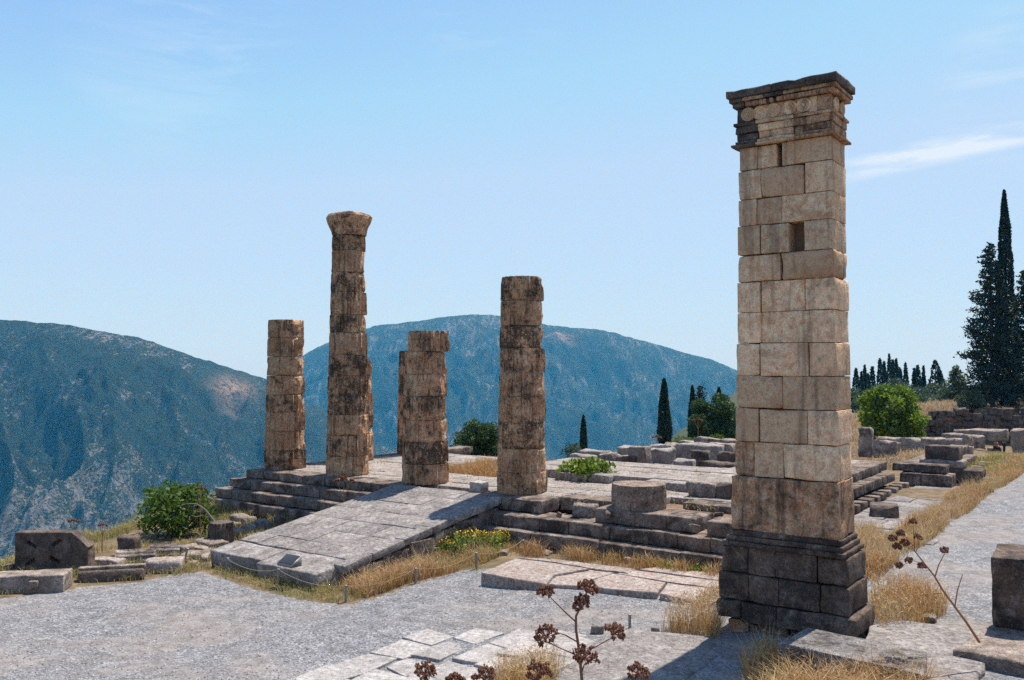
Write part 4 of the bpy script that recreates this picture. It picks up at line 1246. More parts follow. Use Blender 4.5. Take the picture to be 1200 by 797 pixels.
# rows of blocks on the far side of the temple floor
FAR = [(757, 540, 50, 3.2, 0.9, 0.75, 'long low block at the left end of the far row'), (750, 542, 46, 1.0, 0.7, 0.8, 'square block before the left end of the far row'),
       (777, 538, 50, 1.3, 0.8, 0.8, 'sloping block in the far row behind the yellow-green weed'), (793, 538, 51, 1.5, 0.8, 0.85, 'tall block of the far row right of the cypress'),
       (822, 537, 50, 2.6, 0.9, 0.8, 'pale long block of the far row near the pillar'), (845, 537, 50, 1.5, 0.9, 0.85, 'last block of the far row next to the pillar'),
       (840, 525, 56, 2.8, 1.0, 0.6, 'hindmost rough stone of the far row under the pines'), (815, 526, 57, 2.0, 1.0, 0.45, 'hindmost low stone of the far row under the pines'),
       (820, 543, 44, 0.9, 0.7, 0.65, 'dark cube in front of the far row'), (803, 547, 43, 0.95, 0.7, 0.35, 'reddish low block in front of the far row'),
       (851, 543, 43, 0.7, 0.6, 0.55, 'small dark cube in front of the far row touching the pillar edge'), (842, 549, 41, 1.6, 0.8, 0.3, 'flat stone before the two dark cubes'),
       (697, 533, 48, 1.6, 0.8, 0.25, 'thin raised slab beyond the leafy weed'), (683, 538, 46, 1.3, 0.7, 0.25, 'low reddish slab just beyond the leafy weed'),
       (712, 539, 47, 0.9, 0.6, 0.35, 'grey block beyond the leafy weed'), (726, 540, 47, 0.9, 0.6, 0.32, 'pale rounded stone right of the slabs beyond the leafy weed'), (738, 541, 46, 0.8, 0.5, 0.3, 'dark low stone left of the far row')]
for px, py, Yd, w, d, h, lb_ in FAR:
    c = atY(px, py, Yd)
    o = block('stone_block', w, d, h + 0.5, (c.x, c.y, c.z - 0.5), M['dark_rubble' if 'dark' in lb_ else ('floor' if 'pale' in lb_ or 'slab' in lb_ or 'low' in lb_ else 'rubble')], None, rotz=ROT + rnd.uniform(-0.15, 0.3), tilt=(rnd.uniform(-0.05, 0.05), rnd.uniform(-0.06, 0.06)), bev=0.11, rough=0.055, seg=0.22, chip=2.4)
    tag(o, lb_, 'stone', 'loose blocks beyond the temple floor')
# low block rows towards the people
FAR2 = [(1032, 524, 55, 2.0, 1.0, 0.4, 'pale long block beyond the upright orthostat'), (1060, 517, 60, 3.4, 1.0, 0.2, 'low pale beam stone before the dry grass'), (1103, 523, 58, 2.4, 1.0, 0.5, 'pale squared block behind the stack'),
        (1122, 514, 75, 2.2, 1.2, 0.4, 'grey block before the dark wall'), (1150, 509, 92, 5.0, 1.2, 0.5, 'long flat-topped block at the foot of the wall'),
        (1136, 517, 80, 2.4, 1.0, 0.5, 'white-topped low block left of the people'), (1199, 524, 80, 1.6, 1.2, 1.6, 'upright block at the right edge beyond the people'),
        (1108, 526, 58, 0.8, 0.7, 0.6, 'small dark stump behind the stack'), (1130, 531, 56, 0.9, 0.7, 0.4, 'small stump stone in green grass')]
for px, py, Yd, w, d, h, lb_ in FAR2:
    c = atY(px, py, Yd)
    o = block('stone_block', w, d, h + 0.6, (c.x, c.y, c.z - 0.6), M['rubble'], None, rotz=ROT + rnd.uniform(-0.25, 0.25), tilt=(rnd.uniform(-0.05, 0.05), rnd.uniform(-0.06, 0.06)), bev=0.16, rough=0.09, seg=0.3, chip=2.6)
    tag(o, lb_, 'stone', 'blocks in the ruins beyond the path')
# retaining wall of rounded stones
wl = thing('retaining_wall', 'dark retaining wall of big rounded stones below the conifers', 'wall', (47, 101, -3.5), -0.12)
wr = random.Random(8)
for row in range(5):
    x = -3.0 + wr.uniform(0, 0.6)
    zr = row * 0.58
    while x < 18:
        w = wr.uniform(0.6, 1.5)
        top = 5 if x > 6 else (4.4 if x > 0 else 3.0)
        if row < top - 1 or (row < top and wr.random() < 0.55):
            me = block_me(w, 0.95, wr.uniform(0.55, 0.85), bev=0.22, rough=0.10, seg=0.25, chip=2.2)
            link('stone', me, M['dark_rubble'], wl, (x + w / 2, wr.uniform(-0.25, 0.2), zr + x * 0.02 + wr.uniform(-0.06, 0.06)), (wr.uniform(-0.1, 0.1), wr.uniform(-0.12, 0.12), wr.uniform(-0.2, 0.2)))
        x += w * 0.95
link('core', block_me(20.5, 1.2, 2.2, seg=1.5, rough=0.05), M['dirt'], wl, (7.4, 0.75, -0.5))

# ------------------------------------------------------------------ rope barrier
POSTS = [(265, 672, 19, 0.10), (326, 690, 24, 0), (405, 706, 21, 0), (487, 684, 19, 0), (558, 667, 20, 0), (613, 646, 14, 0), (704, 652, 12, 0), (806, 666, 15, 0)]
PD = ['leftmost rope post, beside the lower left corner of the ramp', 'rope post in front of the plaque at the ramp foot', 'rope post standing out on the gravel at the tip of the dry grass',
      'rope post at the gravel edge below the middle of the dry grass', 'rope post by the yellow flowers at the left of the landing', 'short rope post against the steps at the left back of the landing',
      'rope post before the steps in the middle of the landing', 'rope post beside the bright green weeds near the pillar']
tops = []
def post_me(h):
    prof = [(0.032, 0), (0.032, h * 0.9), (0.03, h * 0.93), (0.042, h * 0.935), (0.042, h * 0.985), (0.03, h), (0.0, h)]
    n = 12
    V = np.array([(math.cos(2 * math.pi * k / n) * r, math.sin(2 * math.pi * k / n) * r, z) for r, z in prof for k in range(n)])
    idx = np.arange(len(prof) * n).reshape(len(prof), n)
    q = np.stack([idx[:-1], np.roll(idx[:-1], -1, 1), np.roll(idx[1:], -1, 1), idx[1:]], -1).reshape(-1, 4)
    return mesh_np('post', V, q, True)
def post(px, py, hpx, label, lean=0.0, group='grey rope posts round the ramp and landing'):
    c = gat(px, py, -1.5)
    h = hpx * c.y / F
    o = link('rope_post', post_me(h), M['metal'], None, c - Vector((0, 0, 0.02)), (0, lean, 0))
    tag(o, label, 'post', group)
    return c + Vector((0, 0, h * 0.92))
for (px, py, hp, ln_), lb_ in zip(POSTS, PD): tops.append(post(px, py, hp, lb_, ln_))
post(738, 736, 17, 'dark rope post alone on the gravel left of the pillar')
post(214, 664, 23, 'leaning rusty post stump by the pile of flat stones', 0.25)
for k in range(len(tops) - 1):
    a, b = tops[k], tops[k + 1]
    pts = [a.lerp(b, t / 10) - Vector((0, 0, 0.16 * 4 * (t / 10) * (1 - t / 10))) for t in range(11)]
    o = link('rope', tubes_me('rope', [(pts, [0.007] * 11)], 5), M['rope'])
    tag(o, ['slack rope across the lower left ramp corner', 'slack rope in front of the ramp foot', 'pale rope over the lowest dry grass by the ramp', 'pale rope rising over the dry grass to the yellow flowers',
            'rope from the yellow flowers to the steps', 'thin rope along the steps in shade', 'thin rope along the steps above the green weeds'][k], 'rope', 'ropes strung between the posts')

# ------------------------------------------------------------------ vegetation helpers
def leaves_me(name, C, size, seed, up=0.0, out=None, aspect=0.55, sv=0.4):
    """diamond leaves at the points C"""
    rg = np.random.default_rng(seed)
    n = len(C)
    a = rg.normal(size=(n, 3))
    a[:, 2] = a[:, 2] * (1 - up) + up * 1.4
    if out is not None: a = a + out * 0.8
    a /= np.linalg.norm(a, axis=1)[:, None] + 1e-9
    b = rg.normal(size=(n, 3))
    b -= a * np.sum(a * b, 1)[:, None]
    b /= np.linalg.norm(b, axis=1)[:, None] + 1e-9
    s = size * (1 + sv * rg.uniform(-1, 1, n))[:, None]
    V = np.stack([C - a * s * 0.5, C + b * s * aspect * 0.5, C + a * s * 0.5, C - b * s * aspect * 0.5], 1).reshape(-1, 3)
    q = np.arange(4 * n).reshape(n, 4)
    return mesh_np(name, V, q, False)
def clump_pts(clumps, dens, seed, shell=0.5):
    rg = np.random.default_rng(seed)
    out, dirs = [], []
    for c, r in clumps:
        n = int(dens * r * r)
        d = rg.normal(size=(n, 3)); d /= np.linalg.norm(d, axis=1)[:, None]
        rr_ = r * rg.uniform(shell ** 3, 1, n) ** (1 / 3.0) * (1 + 0.22 * vn(d * 2.5 + np.array(c), 6))
        out.append(np.array(c) + d * rr_[:, None] * np.array([1, 1, 0.85])); dirs.append(d)
    return np.concatenate(out), np.concatenate(dirs)
def bush(name, label, cat, base, w, h, mat, seed, leaf=0.11, dens=900, nclump=16, cs=1.0, trunk=True, group=None, stems=5, squash=1.0, round_=False):
    t = thing(name, label, cat, base, 0, group)
    rg = random.Random(seed)
    cl, lim = [], []
    for k in range(nclump):
        a = rg.uniform(0, 2 * math.pi)
        zf = rg.uniform(0.18, 0.86) if not round_ else rg.uniform(0.25, 0.82)
        prof = math.sin(math.pi * min(1, (zf * 0.85 + 0.12))) ** 0.6
        rad = w / 2 * prof * rg.uniform(0.25, 0.78)
        r = cs * w * rg.uniform(0.10, 0.21) * (1.0 if zf < 0.7 else 0.75)
        p = (math.cos(a) * rad, math.sin(a) * rad * squash, min(zf * h, h - r))
        p = (p[0], p[1], min(p[2], h * (1.02 - 0.6 * (rad / (w / 2)) ** 1.4) - r * 0.6)) if not round_ else p
        p = (p[0], p[1], max(p[2], r * 0.5))
        if round_:
            ct_ = rg.uniform(-0.85, 1.0); st_ = math.sqrt(max(0, 1 - ct_ * ct_)); u_ = rg.uniform(0.35, 1) ** 0.6
            p = (math.cos(a) * st_ * u_ * (w / 2 - r * 0.8), math.sin(a) * st_ * u_ * (w / 2 - r * 0.8), h * 0.54 + ct_ * u_ * (h * 0.46 - r * 0.85))
        cl.append((p, r))
        if k < stems * 2:
            mid = (p[0] * 0.4, p[1] * 0.4, p[2] * 0.55)
            lim.append(([(0.03 * math.cos(a), 0.03 * math.sin(a), -0.1), mid, p], [w * 0.018, w * 0.011, w * 0.004]))
    P, dv = clump_pts(cl, dens, seed)
    P[:, 2] = np.maximum(P[:, 2], 0.02)
    link('crown', leaves_me('crown', P, leaf, seed, 0.1, dv), M[mat], t)
    if trunk: link('trunk', tubes_me('trunk', lim, 6), M['bark'], t)
    return t
def cypress(label, base, h, w, seed, mat='cypress', leaf=0.3, n=4200, name='cypress_tree', group=None, tip=0.6, rag=0.25, low=0.02):
    t = thing(name, label, 'tree', base, 0, group)
    rg = np.random.default_rng(seed)
    z = rg.uniform(low, 1, n) ** (1.15)
    z = np.clip(z, low, 1)
    prof = np.minimum(1.0, ((1 - z) / 0.75) ** tip) * np.minimum(1, 0.55 + z * 3)
    a = rg.uniform(0, 2 * math.pi, n)
    cl = vn(np.stack([np.cos(a) * 1.6, np.sin(a) * 1.6, z * h * 0.55], 1) + seed, 4)
    r = w / 2 * prof * (0.80 + rag * cl) * rg.uniform(0.45, 1.0, n) ** 0.4
    C = np.stack([np.cos(a) * r, np.sin(a) * r, z * h], 1)
    out = np.stack([np.cos(a) * 0.5, np.sin(a) * 0.5, np.full(n, 0.9)], 1)
    link('crown', leaves_me('crown', C, leaf, seed + 1, 0.3, out, 0.5), M[mat], t)
    link('trunk', tubes_me('trunk', [([(0, 0, -0.5), (0, 0, h * 0.5), (0, 0, h * 0.93)], [w * 0.07, w * 0.045, 0.02])], 7), M['bark'], t)
    return t
def conifer(label, base, h, w, seed, mat='conifer', leaf=0.4, group=None, name='fir_tree', nb=90, per=110, bare=0.06, sides=None):
    """spire with separate tiers of drooping, ragged boughs"""
    t = thing(name, label, 'tree', base, 0, group)
    rg = np.random.default_rng(seed)
    C, lim = [], [([(0, 0, -0.5), (0.05, 0, h * 0.5), (0, 0, h * 0.98)], [w * 0.035, w * 0.022, 0.02])]
    for k in range(nb):
        zf = bare + (1 - bare) * (k + rg.uniform(0, 1)) / nb
        a = k * 2.399 + rg.uniform(-0.4, 0.4)
        ln = w / 2 * (1 - zf) ** 0.75 * rg.uniform(0.55, 1.12) + 0.2
        z0 = zf * h
        tip_ = np.array([math.cos(a) * ln, math.sin(a) * ln, z0 - ln * 0.10 + ln * 0.16 * rg.uniform(-1, 1)])
        root = np.array([0, 0, z0])
        m = max(12, int(per * ln / (w / 2)))
        s = rg.uniform(0.1, 1, m) ** 0.8
        sp = (0.10 + 0.16 * (1 - s)) * ln + 0.12
        C.append(root + (tip_ - root) * s[:, None] + rg.normal(size=(m, 3)) * sp[:, None] * np.array([0.8, 0.8, 0.5]) + np.array([0, 0, 0.25]) * (s ** 2)[:, None])
        lim.append(([tuple(root), tuple((root + tip_) / 2), tuple(tip_)], [w * 0.008, w * 0.005, w * 0.002]))
    C = np.concatenate(C)
    link('crown', leaves_me('crown', C, leaf, seed + 1, 0.25, None, 0.45), M[mat], t)
    link('trunk', tubes_me('trunk', lim, 5), M['bark'], t)
    return t

# ------------------------------------------------------------------ trees and bushes
def gpos(px, Y):
    X = (px - 600) / F * Y
    return Vector((X, Y, gz(X, Y)))
def hto(px, ytop, base): return atY(px, ytop, base.y)[2] - base.z
# south of the temple
b = gpos(778, 76); cypress('dark slender cypress alone against the mountain, the tallest left of the pillar', b, hto(778, 444, b), 1.55, 41, leaf=0.24, n=5200)
b = gpos(683.5, 74); cypress('smallest slender cypress beyond the leafy weed', b, hto(683.5, 487, b), 0.95, 42, leaf=0.2, n=3200)
b = gpos(811, 88); cypress('narrow cypress at the left side of the pine by the pillar', b, hto(811, 452, b), 1.25, 43, leaf=0.24, n=4000)
b = gpos(820, 92); conifer('thin ragged conifer between narrow cypress and pine', b, hto(820, 453, b), 2.6, 44, 'cypress', 0.3, nb=60, per=60)
b = gpos(842, 96); cypress('cypress tip showing above the pine next to the pillar', b, hto(842, 454, b), 1.7, 45, leaf=0.24, n=4200)
b = gpos(836, 84)
bush('pine_tree', 'spreading green pine against the left edge of the pillar', 'tree', b, 5.6, hto(838, 458, b), 'pine', 46, leaf=0.2, dens=1500, nclump=30)
b = gpos(826, 72)
bush('low_shrub', 'low green shrub at the foot of the pine by the pillar', 'bush', b + Vector((0, 0, 0)), 5.0, max(1.2, hto(826, 512, b)), 'bush', 47, leaf=0.14, dens=1200, nclump=22)
b = gpos(796, 66)
bush('dry_shrub', 'pale tan dry shrub right of the tallest cypress', 'bush', b, 1.4, max(0.6, hto(796, 517, b)), 'straw', 48, leaf=0.1, dens=1800, nclump=10)
b = gpos(672, 66)
bush('shrub', 'small dark shrub left of the smallest cypress', 'bush', b, 1.7, max(0.8, hto(672, 514, b)), 'olive', 49, leaf=0.12, dens=1500, nclump=14)
b = gpos(562, 54)
bush('evergreen_bush', 'dark rounded evergreen bush between short and nearest columns', 'bush', b, 3.6, hto(565, 487, b), 'pine', 50, leaf=0.13, dens=1700, nclump=30)
b = gpos(535, 52)
bush('evergreen_bush', 'lower half of evergreen thicket beside the short column', 'bush', b, 2.2, hto(535, 518, b), 'pine', 51, leaf=0.13, dens=1700, nclump=14)
# left bush at the cliff edge with a dead branch
b = gat(192, 640)
b.y += 2.2; b.x -= 0.35; b.z = gz(b.x, b.y)
bush('leafy_bush', 'bright green leafy bush at the cliff edge left of the temple corner', 'bush', b, 3.5, hto(190, 558, b), 'bush', 52, leaf=0.18, dens=300, nclump=66, stems=12, cs=0.72)
c = gat(252, 622)
db = thing('dead_branch', 'bare grey dead branch arching over the leafy bush', 'branch', c)
def pxpts(lst, Y, org): return [tuple(atY(a, b_, Y) - org) for a, b_ in lst]
Yb = b.y - 1.75
link('branch', tubes_me('branch', [(pxpts([(256, 618), (247, 606), (240, 597), (231, 591), (220, 590), (208, 594)], Yb, c), [0.06, 0.045, 0.032, 0.022, 0.016, 0.01]),
                                   (pxpts([(240, 597), (234, 600), (226, 598)], Yb, c), [0.03, 0.02, 0.01]), (pxpts([(238, 604), (230, 606), (224, 604)], Yb, c), [0.03, 0.02, 0.01])], 7), M['dead'], db)
# leafy weed growing on the temple floor
c = T(-2.2, 3.6, 0.0); c = at(690, 560, 0.05)
bush('leafy_weed', 'bright green leafy weed with white flowers on the temple floor behind the loose drum', 'plant', c, 2.5, 0.85, 'lush', 53, leaf=0.2, dens=420, nclump=30, trunk=True, cs=0.9)
# right-hand trees
b = gpos(1042, 80); b.z -= 0.7
bush('round_tree', 'round bright green tree just right of the pillar', 'tree', b, 6.6, hto(1042, 447, b), 'lush', 54, leaf=0.34, dens=230, nclump=90, round_=True, cs=0.72)
b = gpos(1162, 108)
conifer('tall ragged dark fir left of the giant cypress', b, hto(1160, 286, b), 9.6, 55, nb=130, per=190, leaf=0.42)
b = gpos(1180, 109)
cypress('giant dark cypress, the tallest tree of the photo', b, hto(1177, 223, b), 3.6, 56, 'conifer', 0.34, n=15000, tip=0.62)
b = gpos(1201, 110)
conifer('dark conifer cut by the right edge of the photo', b, hto(1199, 318, b), 6.0, 57, nb=90, per=150, leaf=0.42)
b = gpos(1120, 128)
conifer('dull green pine left of the dark firs', b, hto(1120, 430, b), 7.5, 58, 'olive', 0.4, name='pine_tree', nb=80, per=140)
for px_, w_, h_, lb_ in ((1186, 2.6, 1.5, 'tan dry shrub on top of the retaining wall under the giant cypress'), (1150, 1.6, 1.2, 'orange dry shrub on top of the retaining wall under the fir'), (1118, 2.0, 1.4, 'tan dry shrub at the left end of the retaining wall'), (1202, 3.0, 2.0, 'tangle of pale dead twigs at the right edge above the wall')):
    b = gpos(px_, 103.5)
    bush('dry_shrub', lb_, 'bush', b, w_, h_, 'straw', 150 + px_ % 50, leaf=0.16, dens=420, nclump=12)
b = gpos(1136, 104)
bush('shrub', 'dark shrub at the top of the retaining wall under the fir', 'bush', b, 4.2, 3.2, 'olive', 59, leaf=0.25, dens=500, nclump=16)
for k, (px, w, yt, Yd) in enumerate(((1098, 9, 447, 190), (1078, 9, 446, 200), (1052, 9, 442, 205), (1024, 9, 447, 200), (1004, 9, 452, 190), (1112, 7, 462, 165), (1090, 8, 458, 170), (1068, 8, 462, 160), (1045, 8, 458, 165), (1012, 8, 462, 160),
                                  (1125, 8, 455, 180), (1104, 6, 470, 140), (1086, 6, 474, 135), (1140, 9, 448, 190), (1160, 9, 450, 185), (1185, 9, 452, 180), (1205, 9, 450, 170), (1035, 9, 446, 185), (1062, 9, 444, 195), (1116, 8, 445, 200))):
    b = gpos(px, Yd)
    bush('broadleaf_tree', 'grey-green broadleaf tree in the wood behind the round tree', 'tree', b, w, max(5, hto(px, yt, b)), 'olive', 60 + k, leaf=0.6, dens=70, nclump=30, group='broadleaf trees of the far wood', round_=True, cs=1.1)
CY = [(1003, 432, 2.6), (1009, 436, 1.6), (1013, 428, 1.7), (1017, 438, 2.0), (1022, 430, 2.6), (1031, 420, 2.6), (1036, 424, 2.0), (1042, 415, 1.9), (1046, 422, 2.0), (1050, 421, 2.3), (1054, 431, 3.2), (1061, 425, 1.9), (1071, 432, 1.8),
      (1075, 428, 2.8), (1082, 429, 1.6), (1096, 422, 4.6), (1101, 434, 4.0)]
for k, (px, yt, w) in enumerate(CY):
    b = gpos(px, 215 + (k % 4) * 6)
    cypress(('first', 'second', 'third', 'fourth', 'fifth', 'sixth', 'seventh', 'eighth and tallest', 'ninth', 'tenth', 'eleventh', 'twelfth', 'thirteenth', 'fourteenth', 'fifteenth', 'sixteenth and broadest', 'last')[k] + ' dark cypress from the pillar in the skyline row', b, hto(px, yt, b), w * 1.25, 80 + k, 'cypress', 0.75, n=1100, group='cypresses on the skyline')

# ------------------------------------------------------------------ grass
def grass_me(name, polys, dens, h, seed, width=0.013, lean=0.35, zoff=0.0, zfun=None, var=0.45, clump=0.6):
    rg = np.random.default_rng(seed)
    Vs = []
    for poly in polys:
        P = np.array([(p[0], p[1]) for p in poly])
        lo, hi = P.min(0), P.max(0)
        n = int(dens * np.prod(hi - lo))
        X = rg.uniform(lo[0], hi[0], n); Y = rg.uniform(lo[1], hi[1], n)
        k = in_poly(X, Y, poly)
        nz_ = vn(np.stack([X * 1.6, Y * 1.6, X * 0], 1), seed % 50)
        k &= rg.uniform(0, 1, n) < (1 - clump) + clump * np.clip(nz_ * 1.2 + 0.55, 0, 1)
        X, Y, nz_ = X[k], Y[k], nz_[k]
        Z = (ground_z(X, Y) if zfun is None else zfun(X, Y)) + zoff - 0.02
        n = len(X)
        hh = h * (1 + var * rg.uniform(-1, 1, n)) * (0.75 + 0.45 * np.clip(nz_ + 0.4, 0, 1))
        az = rg.uniform(0, 2 * math.pi, n)
        ln_ = hh * lean * rg.uniform(0.2, 1.7, n)
        dx, dy = np.cos(az) * ln_, np.sin(az) * ln_
        wa = rg.uniform(0, math.pi, n)
        wx, wy = np.cos(wa) * width * 0.5, np.sin(wa) * width * 0.5
        B = np.stack([X, Y, Z], 1)
        Wv = np.stack([wx, wy, wx * 0], 1)
        Mid = B + np.stack([dx * 0.3, dy * 0.3, hh * 0.6], 1)
        Tip = B + np.stack([dx, dy, hh * (1 - 0.25 * np.minimum(1, ln_ / hh))], 1)
        Vs.append(np.stack([B - Wv, B + Wv, Mid + Wv * 0.8, Mid - Wv * 0.8, Tip], 1))
    V = np.concatenate(Vs).reshape(-1, 3)
    n = len(V) // 5
    o = np.arange(n)[:, None] * 5
    return mesh_np(name, V, [o + np.array([0, 1, 2, 3]), o + np.array([3, 2, 4])], False)
def gp(pts, z): return [at(a, b_, z) for a, b_ in pts]
RAMPGRASS = gp([(258, 672), (300, 688), (345, 700), (395, 706), (425, 702), (470, 690), (520, 676), (562, 668), (600, 654), (616, 648), (590, 640), (560, 640), (510, 650), (470, 665), (420, 690), (380, 690), (330, 676), (290, 664)], -1.58)
RAMPGRASS2 = gp([(395, 690), (430, 700), (480, 686), (560, 668), (600, 652), (580, 632), (548, 622), (470, 668)], -1.55)
tag(link('dry_grass', grass_me('dry_grass', [RAMPGRASS2], 800, 0.36, 1, 0.014, 0.6, var=0.6, clump=0.75), M['dry']), kind='stuff')
tag(link('half_dry_grass', grass_me('half_dry_grass', [RAMPGRASS], 650, 0.26, 2, 0.014, 0.6), M['drygreen']), kind='stuff')
PATHG = [T(11.1, -1.5), T(12.3, -2.0), T(12.35, 10), T(12.4, 22), T(12.6, 36), T(11.0, 36), T(11.3, 22), T(11.1, 10)]
PATHG2 = [T(9.2, -6.2), T(11.2, -4.2), T(12.2, -1.2), T(11.6, 3.5), T(9.9, 6), T(8.6, 1.0)]
tag(link('dry_grass', grass_me('dry_grass', [PATHG, PATHG2], 460, 0.36, 3, 0.016, 0.55, clump=0.9), M['dry']), kind='stuff')
tag(link('half_dry_grass', grass_me('half_dry_grass', [PATHG, PATHG2], 160, 0.3, 33, 0.016, 0.6, clump=1.0), M['drygreen']), kind='stuff')
tag(link('pale_grass', grass_me('pale_grass', [PATHG, PATHG2, RAMPGRASS2], 110, 0.5, 34, 0.012, 0.4, clump=0.9), M['straw']), kind='stuff')
FIELD = [T(11.8, 24), T(9.5, 24), T(9, 44), T(9, 46), T(13.5, 46), T(13, 36)]
tag(link('green_grass', grass_me('green_grass', [FIELD], 90, 0.35, 4, 0.035, 0.5), M['drygreen']), kind='stuff')
FIELD2 = [T(4, 26), T(7, 26), T(5.2, 60), T(-4, 66), T(-6, 40)]
tag(link('green_grass', grass_me('green_grass', [[T(9, 44), T(13, 44), T(9, 72), T(4.5, 72), T(5.4, 60)]], 60, 0.16, 37, 0.03, 0.6), M['drygreen']), kind='stuff')
tag(link('dry_grass', grass_me('dry_grass', [FIELD2], 70, 0.55, 5, 0.04, 0.4), M['straw']), kind='stuff')
HILL = [(30, 86), (44, 98), (49, 104), (64, 103), (80, 106), (84, 120), (60, 122), (40, 112), (30, 100)]
tag(link('dry_grass', grass_me('dry_grass', [HILL], 26, 0.8, 6, 0.08, 0.4), M['straw']), kind='stuff')
def seed_heads(polys, n, h0, h1, seed, mat='straw', size=0.075):
    rg = np.random.default_rng(seed)
    out = []
    for poly in polys:
        P = np.array([(p[0], p[1]) for p in poly]); lo, hi = P.min(0), P.max(0)
        X = rg.uniform(lo[0], hi[0], n); Y = rg.uniform(lo[1], hi[1], n)
        k = in_poly(X, Y, poly) & (rg.uniform(0, 1, n) < np.clip(vn(np.stack([X * 1.6, Y * 1.6, X * 0], 1), seed % 50) + 0.6, 0, 1))
        X, Y = X[k], Y[k]
        out.append(np.stack([X, Y, ground_z(X, Y) + rg.uniform(h0, h1, len(X))], 1))
    C = np.concatenate(out)
    tag(link('seed_heads', leaves_me('seed_heads', C, size, seed, 0.55, aspect=0.22), M[mat]), kind='stuff')
seed_heads([RAMPGRASS2], 5200, 0.2, 0.5, 401)
seed_heads([RAMPGRASS2], 2600, 0.1, 0.4, 402, 'weed', 0.08)
seed_heads([PATHG, PATHG2], 6500, 0.2, 0.45, 403)
PG = [gp([(1022, 700), (1080, 690), (1110, 700), (1108, 722), (1080, 738), (1030, 746), (1020, 735)], -0.95), gp([(772, 737), (800, 722), (842, 720), (845, 745), (830, 750)], -1.08)]
tag(link('dry_grass', grass_me('dry_grass', PG, 700, 0.5, 7, 0.010, 0.55, var=0.65, clump=1.0), M['dry']), kind='stuff')
seed_heads(PG, 2600, 0.3, 0.68, 404)
tag(link('half_dry_grass', grass_me('half_dry_grass', PG, 200, 0.32, 35, 0.011, 0.7, clump=1.0), M['drygreen']), kind='stuff')
FG = [gp([(870, 770), (900, 752), (925, 768), (1000, 788), (1085, 800), (1085, 850), (880, 850)], -0.8), gp([(590, 790), (640, 778), (660, 800), (640, 840), (570, 840)], -1.25)]
tag(link('dry_grass', grass_me('dry_grass', FG, 620, 0.48, 8, 0.010, 0.75, var=0.6, clump=0.8), M['dry']), kind='stuff')
seed_heads(FG, 2000, 0.25, 0.62, 405, size=0.06)
tag(link('half_dry_grass', grass_me('half_dry_grass', FG, 260, 0.4, 36, 0.010, 0.8, clump=0.9), M['drygreen']), kind='stuff')
EDGE = [T(-7.6, -14.6), T(-11.3, -9.7), T(-15, -2.5), T(-16.6, -2.5), T(-13.4, -10.2), T(-9.8, -16.0)]
tag(link('half_dry_grass', grass_me('half_dry_grass', [EDGE], 210, 0.32, 9, 0.02, 0.6), M['drygreen']), kind='stuff')
STEPG = [T(0.3, -3.3), T(8.5, -3.3), T(8.5, -2.75), T(0.3, -2.75)]
tag(link('dry_grass', grass_me('dry_grass', [STEPG], 600, 0.38, 10, 0.014, 0.5, clump=0.9), M['dry']), kind='stuff')
TEMPG = [T(-7.2, 3.2), T(-3.5, 3.2), T(-3.5, 8.5), T(-7.2, 8.5)]
tag(link('dry_grass', grass_me('dry_grass', [TEMPG], 260, 0.42, 11, 0.018, 0.4, zfun=lambda X, Y: np.full(len(X), -0.2)), M['dry']), kind='stuff')
FLOORG = [T(-12.5, -1.0), T(7.0, -1.0), T(7.0, 8.0), T(-12.5, 8.0)]
def floor_z(X, Y):
    x, y = Tinv(X, Y)
    return np.where((y > 4.0) & (x > -3.2), 0.30, 0.0)
tag(link('dry_grass', grass_me('dry_grass', [FLOORG], 16, 0.085, 14, 0.025, 1.2, zfun=floor_z, clump=1.0), M['drygreen']), kind='stuff')
FRONTG = [T(-14.9, -3.1), T(-5.1, -3.1), T(-5.1, -2.5), T(-14.9, -2.5)]
tag(link('half_dry_grass', grass_me('half_dry_grass', [FRONTG], 300, 0.4, 15, 0.018, 0.6, clump=0.9), M['drygreen']), kind='stuff')
LEFTS = gp([(-20, 702), (70, 692), (96, 687), (165, 680), (240, 669), (266, 680), (266, 640), (200, 632), (100, 642), (-20, 655)], -1.6)
tag(link('half_dry_grass', grass_me('half_dry_grass', [LEFTS], 230, 0.24, 16, 0.016, 0.7, clump=0.9), M['drygreen']), kind='stuff')
LANDG = gp([(556, 672), (566, 660), (604, 650), (650, 655), (720, 664), (840, 676), (840, 668), (700, 652), (610, 642), (560, 650)], -1.4)
tag(link('half_dry_grass', grass_me('half_dry_grass', [LANDG], 260, 0.26, 17, 0.016, 0.7, clump=0.8), M['drygreen']), kind='stuff')
LEFTG = [T(-14.5, -4.5), T(-5.5, -8.0), T(-5.4, -3.0), T(-14.0, -3.0)]
tag(link('half_dry_grass', grass_me('half_dry_grass', [LEFTG], 160, 0.30, 12, 0.018, 0.6), M['drygreen']), kind='stuff')
WEEDG = gp([(752, 664), (775, 658), (832, 664), (830, 674), (790, 672)], -1.25)
tag(link('green_weeds', leaves_me('green_weeds', (lambda P: P)(np.array([(x, y, gz(x, y) + h_) for x, y, h_ in
    [(random.uniform(2.9, 5.6), random.uniform(23.6, 25.6), random.uniform(0, 0.22)) for _ in range(2600)] if in_poly(np.array([x]), np.array([y]), WEEDG)[0]])), 0.1, 5, 0.2), M['lush']), kind='stuff')
